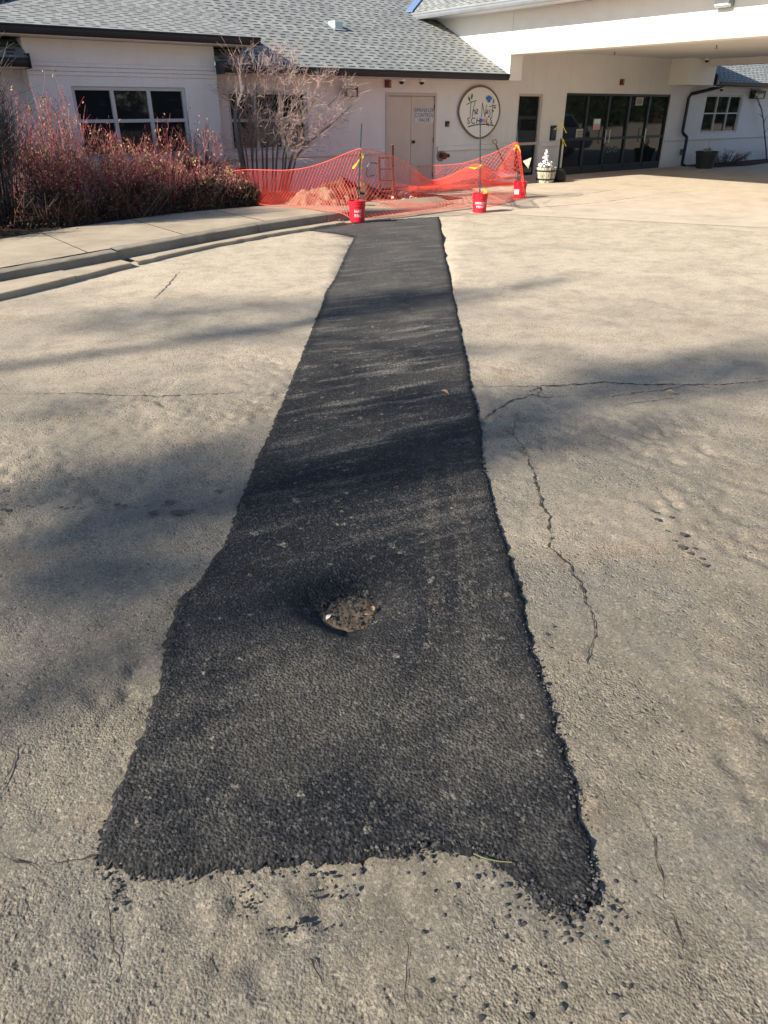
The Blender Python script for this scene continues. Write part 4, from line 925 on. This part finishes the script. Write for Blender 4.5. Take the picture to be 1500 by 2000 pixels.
for px in (738, 774):
    q = hq(px, 384); mb = MB().lathe([(.02, -.03), (.10, -.03), (.12, -.015), (.12, .015), (.10, .03), (.02, .03)], (0, 0, 0), 18); mb.v = [(q[0]+z*.79, q[1]-z*.61+x*.3, q[2]+y*.95+.02) if False else (q[0]+z*.79+x*.61, q[1]-z*.61+x*.79, q[2]+y) for x, y, z in mb.v]; mb.build('wheel', M['black'], ht)
MB().slab([hq(740, 390)+(0, 0, -.01), hq(772, 391)+(0, 0, -.01), hq(772, 391)+(-.15, -.22, -.01), hq(740, 390)+(-.15, -.22, -.01)], (0, 0, .012)).build('toe_plate', M['rust'], ht)

# ---------------------------------------------------------------- planters
def frosty(c, parent, pts, mat, name='frosted_plant'):
    mb = MB()
    for x, y, z, r in pts:
        for _ in range(14):
            a = random.uniform(0, 6.28); b = random.uniform(-.4, 1.4); q = r*random.uniform(.5, 1); mb.rock((c[0]+x+q*math.cos(a)*math.cos(b), c[1]+y+q*math.sin(a)*math.cos(b), c[2]+z+q*math.sin(b)), r*random.uniform(.28, .45), .8)
    return mb.build(name, mat, parent, smooth=True)
pb = np.array([15.95, 13.75, 0.0]); bp = thing('barrel_planter', 'weathered half barrel planter with frosted white plants by the glass sidelight', 'planter', pb)
MB().lathe([(0, .0), (.215, 0), (.237, .10), (.262, .22), (.274, .37), (.252, .37), (.237, .31), (0, .31)], pb, 26, jit=lambda a, z: .012*math.cos(13*a)).build('barrel', M['barrel'], bp)
for z, r in ((.09, .239), (.29, .272)): MB().lathe([(r, z-.018), (r+.004, z-.016), (r+.007, z+.016), (r+.003, z+.018)], pb, 26).build('hoop', M['bronze'], bp)
frosty(pb, bp, [(-.2, .0, .41, .07), (.22, .05, .42, .07), (-.11, -.03, .40, .09), (.02, -.05, .39, .08), (.13, .0, .40, .09), (-.03, .08, .42, .09), (.0, .02, .50, .08), (-.02, .02, .60, .065), (-.02, .02, .69, .045), (-.02, .02, .76, .025), (-.15, .08, .38, .08), (.15, .1, .39, .08)], M['frost'])
tb = np.array([16.45, 13.72, 0]); tag(MB().lathe([(0, 0), (.15, 0), (.185, .04), (.19, .13), (.165, .24), (.12, .31), (.05, .33), (0, .34)], tb, 18, jit=lambda a, z: .07*math.sin(5*a+z*9)).build('black_bag', M['bag'], smooth=True), 'slumped black plastic bag beside the barrel planter', 'bag')
pr = np.array([23.9, 13.95, 0.0]); dp = thing('dark_planter', 'dark tapered pot with dead pale plants below the right-hand window', 'planter', pr)
MB().lathe([(0, 0), (.25, 0), (.29, .2), (.335, .44), (.355, .445), (.355, .5), (.325, .5), (.31, .44), (0, .43)], pr, 24).build('pot', plain('dark_pot', (.03, .033, .036), .6, .1), dp)
frosty(pr, dp, [(-.16, 0, .5, .08), (.0, -.06, .51, .09), (.15, 0, .5, .08), (.22, .05, .48, .05)], plain('dead_pale_plant', (.35, .31, .26), .9, .3, 40), 'dead_plant')
mb = MB()
for k in range(5): mb.tube([pr+(.02*k-.04, 0, .5), pr+(.03+.02*k, .02*k, .68), pr+(.02*k-.02, .0, .8+.03*k)], [.012, .01, .004], 5)
mb.build('dry_stalks', plain('bleached_stalk', (.6, .55, .48), .8, .1), dp)

# ================================================================ VEGETATION
class Fol:                             # many small faces / stems gathered with numpy
    def __init__(s): s.v = []; s.f = []
    def leaf(s, p, L, W, d=None):
        d = rng.normal(size=3) if d is None else np.array(d)+rng.normal(size=3)*.5
        d /= np.linalg.norm(d); u = np.cross(d, rng.normal(size=3)); u /= np.linalg.norm(u)+1e-9; b = len(s.v); n = np.cross(d, u)
        s.v += [p, p+d*L*.5+u*W+n*W*.4, p+d*L, p+d*L*.5-u*W+n*W*.4]; s.f.append((b, b+1, b+2, b+3))
    def stem(s, P, r0, r1):
        b = len(s.v); m = len(P)
        for i, p in enumerate(P):
            t = P[min(i+1, m-1)]-P[max(i-1, 0)]; t = t/(np.linalg.norm(t)+1e-9)
            u = np.cross(t, (.3, .9, .2)); u /= np.linalg.norm(u)+1e-9; q = np.cross(t, u); r = r0+(r1-r0)*i/(m-1)
            for k in range(3): a = 2.094*k; s.v.append(p+r*(math.cos(a)*u+math.sin(a)*q))
        s.f += [(b+i*3+k, b+i*3+(k+1) % 3, b+i*3+3+(k+1) % 3, b+i*3+3+k) for i in range(m-1) for k in range(3)]
    def build(s, name, mat, parent):
        mb = MB(); mb.v = [tuple(map(float, p)) for p in s.v]; mb.n = len(mb.v); mb.f = s.f
        return mb.build(name, mat, parent)
def shrub(c, h, rad, nst, lab, stem='dogwood', leaf='tanleaf', nleaf=260, twigs=3, group='dogwood shrubs along the wall', low=True, lean=.0):
    t = thing('dogwood_shrub' if stem == 'dogwood' else 'bare_shrub', lab, 'shrub', c, group); S_ = Fol(); Lf = Fol(); D_ = Fol(); Lo = Fol(); c = np.array(c)
    for _ in range(nst):
        a = random.uniform(0, 6.283); q = rad*math.sqrt(random.random()); b = c+np.array([q*.5*math.cos(a), q*.5*math.sin(a), 0])
        hh = h*random.choice([.55, .65, .75, .8, .9, 1.0, 1.12])*random.uniform(.92, 1.05)*(1-.25*(q/rad)); top = c+np.array([q*1.15*math.cos(a)+lean*hh, q*1.15*math.sin(a), hh])
        P = [b+(top-b)*s_+np.array([random.gauss(0, .02), random.gauss(0, .02), 0])+np.array([0, 0, .12*h*math.sin(math.pi*s_)]) for s_ in (0, .25, .5, .75, 1)]
        (S_ if random.random() < .8 else D_).stem(P, .0075, .0028)
        for _k in range(twigs):
            s_ = random.uniform(.35, .95); i = int(s_*4); p = P[i]+(P[min(4, i+1)]-P[i])*(s_*4-i)
            d = np.array([random.gauss(0, .5), random.gauss(0, .5), random.uniform(.5, 1.1)]); L = h*random.uniform(.10, .28)
            S_.stem([p, p+d*L*.5+rng.normal(size=3)*.015, p+d*L], .0042, .0016)
            if random.random() < nleaf/(nst*twigs*1.0):
                for _q in range(random.choice([1, 1, 2, 3])): Lf.leaf(p+d*L*random.uniform(.4, 1)+rng.normal(size=3)*.02, random.uniform(.03, .06), random.uniform(.007, .015), (0, 0, -.6))
    if low:                            # tangle of older brown canes and clinging leaves low in the shrub
        for _ in range(int(nst*1.6)):
            a = random.uniform(0, 6.283); q = rad*1.15*math.sqrt(random.random()); p = c+np.array([q*math.cos(a), q*math.sin(a), random.uniform(0, .45*h)])
            d = np.array([random.gauss(0, 1), random.gauss(0, 1), random.uniform(-.1, .8)]); d /= np.linalg.norm(d); L = random.uniform(.15, .4)
            D_.stem([p, p+d*L*.5+rng.normal(size=3)*.02, p+d*L], .004, .002)
            for _q in range(3): Lo.leaf(p+d*L*random.random()+rng.normal(size=3)*.05, random.uniform(.03, .06), random.uniform(.009, .018))
    S_.build('red_stems' if stem == 'dogwood' else 'stems', M[stem], t)
    if D_.v: D_.build('old_canes', M['brownstem'], t)
    if Lf.v: Lf.build('dry_leaves', M[leaf], t)
    if Lo.v: Lo.build('inner_leaves', M['redleaf'], t)
    return t
DL = [((2.75, 13.35), 1.75, .62, 'red-stemmed dogwood shrub at the left end of the hedge, before the grey bush'),
      ((3.45, 12.95), 1.35, .60, 'dense dogwood shrub with tan leaf tips left of the bay window'),
      ((3.75, 13.75), 1.85, .60, 'tallest red dogwood shrub against the left corner of the bay'),
      ((4.35, 12.95), 1.15, .60, 'low dogwood shrub beside the pavement below the left window panes'),
      ((4.75, 13.85), 1.35, .55, 'dogwood shrub with golden leaves under the left panes of the bay window'),
      ((5.15, 13.15), 1.05, .62, 'low maroon dogwood shrub beside the pavement below the middle panes'),
      ((5.65, 13.90), 1.35, .50, 'dogwood shrub with many pale leaves under the middle panes of the bay window'),
      ((5.85, 13.25), .85, .50, 'low maroon dogwood shrub beside the pavement below the right panes'),
      ((6.30, 13.85), 1.40, .42, 'bright red dogwood shrub under the right panes of the bay window'),
      ((6.55, 13.1), .70, .36, 'small dogwood shrub beside the left end of the orange net'),
      ((6.95, 13.95), .80, .32, 'thin red dogwood shrub at the foot of the bare tree')]
for (x, y), h, r, lab in DL: shrub((x, y, .14), h, r, int(78*r/.5), lab, nleaf=420 if h > 1.2 else 200)
shrub((2.3, 12.6, .14), 2.5, .6, 320, 'tall grey leafless bush at the left edge of the hedge', 'greytwig', 'redleaf', 0, 7, None, False)
shrub((1.7, 12.0, .14), .75, .6, 90, 'low grey bush with fallen leaves at the far left beside the pavement', 'greytwig', 'redleaf', 40, 6, None, True)
# low dark evergreen ground hedge at the front of the bed
for (x, y, rx, ry, h, lab) in [(3.1, 12.35, .75, .30, .55, 'low dark hedge along the pavement under the left shrubs'), (4.5, 12.65, .75, .28, .55, 'low dark hedge along the pavement under the middle shrubs'), (5.9, 12.95, .75, .28, .50, 'low dark hedge along the pavement under the right shrubs'), (6.75, 12.98, .36, .24, .36, 'rounded end of the low dark hedge by the orange net')]:
    t = thing('low_hedge', lab, 'hedge', (x, y, .14), 'low dark hedges along the pavement'); F = Fol(); S_ = Fol()
    for _ in range(1500):
        a = random.uniform(0, 6.283); b = random.uniform(0, 1.5); q = random.uniform(.45, 1)**.5
        p = np.array([x+rx*1.1*q*math.cos(a)*math.cos(b), y+ry*1.1*q*math.sin(a)*math.cos(b), .14+h*q*math.sin(b)])
        F.leaf(p, random.uniform(.03, .07), random.uniform(.008, .016))
    for _ in range(130):
        a = random.uniform(0, 6.283); p = np.array([x+rx*random.uniform(.1, 1)*math.cos(a), y+ry*random.uniform(.1, 1)*math.sin(a), .12]); d = np.array([random.gauss(0, .5), random.gauss(0, .5), 1]); S_.stem([p, p+d*h*.5, p+d*h*.9+rng.normal(size=3)*.05], .006, .002)
    F.build('foliage', mat_leaf('hedge_leaf', [(.035, .022, .016), (.055, .035, .022), (.02, .018, .012), (.08, .05, .03)]), t); S_.build('stems', M['brownstem'], t)

# multi-stemmed bare tree
bt = thing('bare_tree', 'leafless multi-stemmed small tree with pale pink twigs before the second window', 'tree', (7.95, 14.05, .14))
Tk = Fol(); Tw = Fol()
def twig(p, d, L, lev):
    P = [p]; dd = d/np.linalg.norm(d)
    for i in range(3): dd = dd+rng.normal(size=3)*.09; dd /= np.linalg.norm(dd); P.append(P[-1]+dd*L/3)
    Tw.stem(P, (.0043-.0009*lev), .0016)
    if lev >= 3: return
    for k in range(4 if lev == 1 else 3):
        i = random.choice([1, 2, 3]); nd = dd+rng.normal(size=3)*.5; twig(P[i], nd, L*random.uniform(.4, .7), lev+1)
def grow(p, d, L, r, lev): twig(p, d, L, 1)
bc = np.array([7.95, 14.05, .14]); TB = bc+np.array([.79, -.61, 0])
for bx_, tx, ty, r in [(497,478,150,.030),(505,505,122,.028),(512,528,118,.030),(520,548,116,.030),(528,575,128,.028),(536,602,140,.030),(548,640,150,.032),(556,672,178,.032),(560,688,205,.026),(540,620,190,.024),(492,452,190,.024),(515,560,165,.022),(500,490,205,.02),(552,655,225,.022)]:
    dv = random.uniform(-.35, .25); off = np.array([.609, .793, 0])*dv
    b0 = wp(bx_, 340, bc, TB); b0 = np.array([b0[0], b0[1], .14])+off*.25; t0 = wp(tx, ty, bc, TB)+off
    m1 = b0*.55+t0*.45+np.array([-.25*(t0[0]-b0[0]), -.25*(t0[1]-b0[1]), .12]); P = list(smooth3([b0, (b0+m1)/2+rng.normal(size=3)*.03, m1, (m1+t0)/2+rng.normal(size=3)*.04, t0], 2)); Tk.stem(P, r, .006)
    n_ = len(P)
    for k in range(32):
        i = int(n_*random.uniform(.38, .98)); i = min(i, n_-2); ax_ = P[i+1]-P[i]; ax_ /= np.linalg.norm(ax_)
        twig(P[i], ax_+rng.normal(size=3)*.55+np.array([0, 0, .15]), random.uniform(.2, .42)*(1.15-.4*i/n_), 1)
def bentlimb(pts, r0, r1):
    P = smooth3(pts, 2); Tk.stem(list(P), r0, r1)
    for k in range(5): twig(P[-1-k], P[-1]-P[-4]+rng.normal(size=3)*.12, .4, 1)
lt = np.array([7.25, 13.95, .14])
bentlimb([lt, lt+(.0,0,.6), lt+(-.08,0,1.2), lt+(-.05,0,1.6), lt+(.12,-.03,1.85), lt+(.10,0,2.1)], .055, .022)
bentlimb([lt+(.1,0,0), lt+(.06,0,.5), lt+(-.0,0,1.1), lt+(.02,0,1.5), lt+(.0,0,1.9)], .03, .012)
Tk.build('trunk', M['bark'], bt); Tw.build('twigs', M['twig'], bt)
# bare vine stem on the right-hand wall and a thin bush below it
vn = thing('bare_vine', 'thin leafless climbing stem on the wall right of the far window', 'plant', (28.7, 14.9, 0)); F = Fol()
pp = [vp(x, y, 14.85) for x, y in [(1497,312),(1496,290),(1493,262),(1491,235),(1487,212),(1478,190),(1466,172),(1458,164)]]; F.stem(pp, .03, .015)
for x0, y0, x1, y1 in [(1492,240,1500,225),(1488,214,1479,203),(1493,262,1500,250),(1478,190,1490,178),(1490,230,1480,222),(1466,172,1480,160)]: F.stem([vp(x0, y0, 14.85), vp((x0+x1)/2, (y0+y1)/2-2, 14.8), vp(x1, y1, 14.8)], .015, .005)
F.build('stems', M['bark'], vn)
shrub((26.3, 14.65, .02), .42, .75, 60, 'sparse dark bush against the wall under the far window', 'greytwig', 'redleaf', 60, 4, None, True)

# ---------------------------------------------------------------- trees outside the frame: to the left (their crowns shade the car park) and behind the camera (seen in the glass)
def clump(F, c, rx, ry, rzz, n, L=.22):
    for _ in range(n):
        v_ = rng.normal(size=3); v_ /= np.linalg.norm(v_); q = random.random()**.45
        F.leaf(np.array([c[0]+v_[0]*rx*q, c[1]+v_[1]*ry*q, c[2]+v_[2]*rzz*q]), L*random.uniform(.6, 1.3), L*random.uniform(.12, .25))
SH = [  # where a crown clump's shade falls: pixel on the ground, width across, length along the light, leaves
    (300, 608, .42, 1.3, 300), (520, 600, .40, 1.0, 260), (100, 640, .45, 1.3, 220), (740, 588, .35, .9, 330), (860, 575, .20, 1.0, 110), (1040, 556, .13, 1.2, 110), (1150, 760, .30, 1.0, 230), (1320, 735, .45, 1.2, 380), (1480, 715, .5, 1.2, 420),
    (1000, 800, .22, .7, 170), (1060, 850, .28, .6, 200), (800, 790, .2, .6, 120), (850, 870, .25, .7, 260), (780, 930, .2, .6, 160), (640, 760, .18, .5, 60), (250, 930, .25, .9, 260), (420, 950, .25, .7, 230), (80, 960, .3, .9, 200), (560, 1000, .2, .5, 140), (250, 1100, .2, .6, 150), (60, 1130, .22, .6, 150),
    (420, 1130, .14, .4, 90), (180, 780, .25, .9, 130), (500, 850, .18, .6, 80), (1250, 850, .25, .8, 110), (80, 1350, .15, .4, 90), (250, 1300, .13, .4, 80), (700, 1120, .12, .4, 70), (520, 1220, .12, .35, 60), (900, 690, .12, .5, 40)]
back = -sund/np.linalg.norm(sund[:2])
trees_sh = [dict(L=29.0), dict(L=34.0)]
ti = [thing('pine_tree', 'tall ponderosa pine standing left of the car park', 'tree', (0, 0, 0), 'pines left of the car park'), thing('pine_tree', 'tall ponderosa pine standing left of the car park', 'tree', (0, 0, 0), 'pines left of the car park')]
ctr = [[], []]; FF = [Fol(), Fol()]
for i, (px, py, a, l, n) in enumerate(SH):
    k = 0 if py > 720 else 1
    g_ = gp(px, py); c = g_+back*trees_sh[k]['L']; ctr[k].append(c)
    clump(FF[k], c, l*.62, a*1.15, a*1.15, int(n*(.25 if px < 640 else .40)), .2)
for k in (0, 1):
    A = np.array(ctr[k]); mx, my = A[:, 0].mean(), A[:, 1].mean(); tr = MB()
    tr.tube([(mx, my, -.1), (mx+.1, my, 5), (mx-.05, my+.1, 11), (mx, my, A[:, 2].max()+1)], [.34, .27, .17, .05], 10)
    bq = MB()
    for c in A:
        bq.tube([(mx, my, c[2]-.8), ((mx+c[0])/2, (my+c[1])/2, c[2]-.35), tuple(c)], [.06, .04, .015], 5)
    tr.build('trunk', M['trunk'], ti[k]); bq.build('branches', M['trunk'], ti[k]); FF[k].build('crown', M['pine'], ti[k])
def pine(h, seed):
    t = thing('pine_tree', 'dark conifer standing across the car park behind the camera', 'tree', (0, 0, 0), 'conifers across the car park'); F = Fol()
    for k in range(26):
        z = h*(.06+.92*k/25); r = h*.23*(1-.9*k/25)
        for q in range(7):
            a = random.uniform(0, 6.283); clump(F, (r*.62*math.cos(a), r*.62*math.sin(a), z-.1), r*.5, r*.5, h*.035, 26, .55)
    MB().tube([(0, 0, -.1), (0, 0, h*.5), (0, 0, h)], [h*.022, h*.014, .02], 8).build('trunk', M['trunk'], t); F.build('crown', M['pine'], t); return t
pr_ = [pine(13, 1), pine(10, 2)]
spots = [(-8+3.0*i+random.uniform(-.8, .8), -24-random.uniform(0, 8)) for i in range(42)]
for i, (x, y) in enumerate(spots):
    o = pr_[i] if i < 2 else copy_tree(pr_[i % 2]); o.location = (x, y, 0); o.rotation_euler[2] = random.uniform(0, 6.28); s_ = random.uniform(.85, 1.25); o.scale = (s_*1.15, s_*1.15, s_)

# ================================================================ SMALL LITTER
mb = MB(); NP = len(PATCH)
def edge_pts(i0, i1):
    for i in range(i0, i1):
        a, b = PATCH[i % NP], PATCH[(i+1) % NP]; yield a, b
for i in range(NP):
    a, b = PATCH[i], PATCH[(i+1) % NP]; L = np.linalg.norm(b-a); pyy = PATCHPX[i][1]
    if min(a[1], 99) > 7.5: continue
    dens = 520 if pyy > 1620 else 150
    for _ in range(int(L*dens)):
        p = a+(b-a)*random.random(); n = -np.array([-(b-a)[1], (b-a)[0], 0])/L; o_ = random.gauss(.008, .014 if pyy > 1620 else .010)
        q = p+n*o_; r = random.choice([.0015, .002, .003, .003, .004, .006]); mb.rock((q[0], q[1], r*.4+(.012 if inside(np.array([q[0]]), np.array([q[1]]), PATCH)[0] else 0)), r)
for cx_, cy_, sx, sy, n in [(1110, 1770, 50, 32, 150), (1000, 1705, 60, 22, 70), (1000, 1850, 130, 90, 55), (450, 1710, 160, 6, 40), (850, 1670, 200, 8, 30), (300, 1712, 50, 10, 60), (222, 1745, 8, 25, 30), (490, 1765, 18, 20, 25), (560, 1812, 40, 14, 25), (640, 1740, 30, 14, 15)]:
    for _ in range(n):
        q = gp(random.gauss(cx_, sx), random.gauss(cy_, sy)); r = random.choice([.002, .003, .004, .006]); mb.rock((q[0], q[1], r*.4), r)
tag(mb.build('asphalt_crumbs', M['crumb']), kind='stuff')
for px, py, r in [(828,1622,.011),(877,1596,.009),(705,1702,.010),(890,1731,.009),(1165,1560,.008),(1191,1776,.009),(985,1832,.009),(1106,1797,.012),(1160,1762,.010),(1130,1790,.010),(1085,1780,.011),(1045,1760,.009),(1112,1812,.008),(1180,1842,.007),(1097,1928,.010),(1098,1970,.012),(1034,1985,.012),(1050,1935,.008),(1200,1948,.010),(1006,1958,.007),(840,1916,.008),(1128,1828,.011),(990,1730,.010),(1008,1752,.009),(1120,1762,.014),(1065,1745,.013),(1140,1745,.011),(1020,1722,.010),(1068,1240,.010),(1080,1225,.008),(1008,1135,.008),(1075,1265,.007),(1330,1430,.006),(1212,1985,.008),(940,1990,.009)]:
    c = gp(px, py); r *= .8; tag(MB().rock((c[0], c[1], r*.45), r).build('asphalt_lump', M['crumb']), 'loose black lump of asphalt lying near the frayed end of the patch', 'asphalt lump', 'loose lumps of asphalt')
def leaf(px, py, z, L, rot, lab, grp=None, mat='leafy'):
    c = gp(px, py, z); mb = MB(); vs = []
    for i in range(7):
        s_ = i/6; wv = L*.26*math.sin(math.pi*min(.97, s_+.03))**.8; zz = L*.18*math.sin(2.6*s_)+.003
        for sgn, zz2 in ((-1, L*.08), (0, 0), (1, L*.08)):
            x = L*(s_-.5); y = sgn*wv; vs.append((c[0]+x*math.cos(rot)-y*math.sin(rot), c[1]+x*math.sin(rot)+y*math.cos(rot), c[2]+zz+zz2*math.sin(math.pi*s_)))
    mb.add(vs, [(i*3+k, i*3+k+1, i*3+k+4, i*3+k+3) for i in range(6) for k in range(2)])
    return tag(mb.build('dead_leaf', M[mat]), lab, 'leaf', grp)
leaf(642, 1207, -.05, .032, .3, 'pale curled dead leaf at the left rim of the hole in the black patch', None, 'sack')
leaf(728, 1190, -.045, .030, 1.2, 'orange dead leaf at the right rim of the hole in the black patch')
leaf(716, 1203, -.052, .022, 2.2, 'small reddish dead leaf on the grit inside the hole')
for px, py in [(640,432),(652,434),(662,431),(670,433),(600,444),(610,447),(257,517),(262,512),(252,520),(60,450),(120,452),(75,458),(40,470),(150,448),(1310,768),(868,768)]:
    leaf(px, py, .05 if py < 500 and px > 300 else .14 if py < 475 else .02, random.uniform(.04, .07), random.uniform(0, 6), 'dry brown leaf blown against the kerb and pavement', 'fallen leaves by the kerb')
gb = [gp(x, y, .018) for x, y in [(925,1667),(945,1676),(970,1682),(1000,1684)]]
tag(MB().tube(smooth3(gb, 2), .0016, 5).build('grass_blade', plain('green_blade', (.13, .135, .05), .6, .1)), 'single yellow-green grass blade at the near edge of the black patch', 'grass blade')

# white car parked beyond the entrance, outside the frame but mirrored in the sidelight
cw = thing('parked_car', 'white car parked on the far side of the covered entrance', 'car', (25.6, 7.2, 0))
prof = [(-2.25,.32),(-2.3,.55),(-2.22,.78),(-1.35,.95),(-.75,1.42),(-.45,1.5),(1.2,1.5),(1.75,1.42),(2.15,1.0),(2.28,.9),(2.3,.5),(2.2,.32)]
CX = lambda a, y, z: (25.6+y, 7.2+a, z)
MB().slab([CX(a, -.88, z) for a, z in prof], (1.76, 0, 0)).build('body', plain('white_car_paint', (.8, .8, .8), .2, .02), cw, bevel=.08)
for sy in (-.886, .874):
    for a0, a1, b0, b1 in ((-1.05,.1,-.62,.1), (.18,1.2,.18,1.12), (1.28,1.85,1.2,1.6)): MB().slab([CX(a0, sy, .98), CX(a1, sy, .98), CX(b1, sy, 1.38), CX(b0, sy, 1.38)], (.012, 0, 0)).build('side_window', M['glass'], cw)
    for a in (-1.42, 1.42):
        mb = MB().lathe([(.02, -.11), (.30, -.11), (.34, -.08), (.34, .08), (.30, .11), (.02, .11)], (0, 0, 0), 22); mb.v = [(25.6+z+(sy*.88), 7.2+a+x, .34+y) for x, y, z in mb.v]; wh = mb.build('wheel', M['black'], cw)
        mb = MB().lathe([(0, -.118), (.2, -.118), (.21, -.10), (.21, .10), (.2, .118), (0, .118)], (0, 0, 0), 16); mb.v = [(25.6+z+(sy*.88), 7.2+a+x, .34+y) for x, y, z in mb.v]; mb.build('rim', M['steel'], wh)
MB().slab([CX(-1.33, -.72, .97), CX(-1.33, .72, .97), CX(-.78, .64, 1.41), CX(-.78, -.64, 1.41)], (0, -.015, .012)).build('windscreen', M['glass'], cw)
MB().slab([CX(2.14, -.7, 1.03), CX(2.14, .7, 1.03), CX(1.78, .62, 1.41), CX(1.78, -.62, 1.41)], (0, .015, .012)).build('rear_window', M['glass'], cw)
for y in (-.66, .66):
    MB().slab([CX(-2.275, y-.16, .66), CX(-2.275, y+.16, .66), CX(-2.225, y+.16, .79), CX(-2.225, y-.16, .79)], (0, -.02, 0)).build('headlight', M['paper'], cw); MB().slab([CX(2.29, y-.14, .72), CX(2.29, y+.14, .72), CX(2.28, y+.14, .88), CX(2.28, y-.14, .88)], (0, .02, 0)).build('tail_light', M['red'], cw)
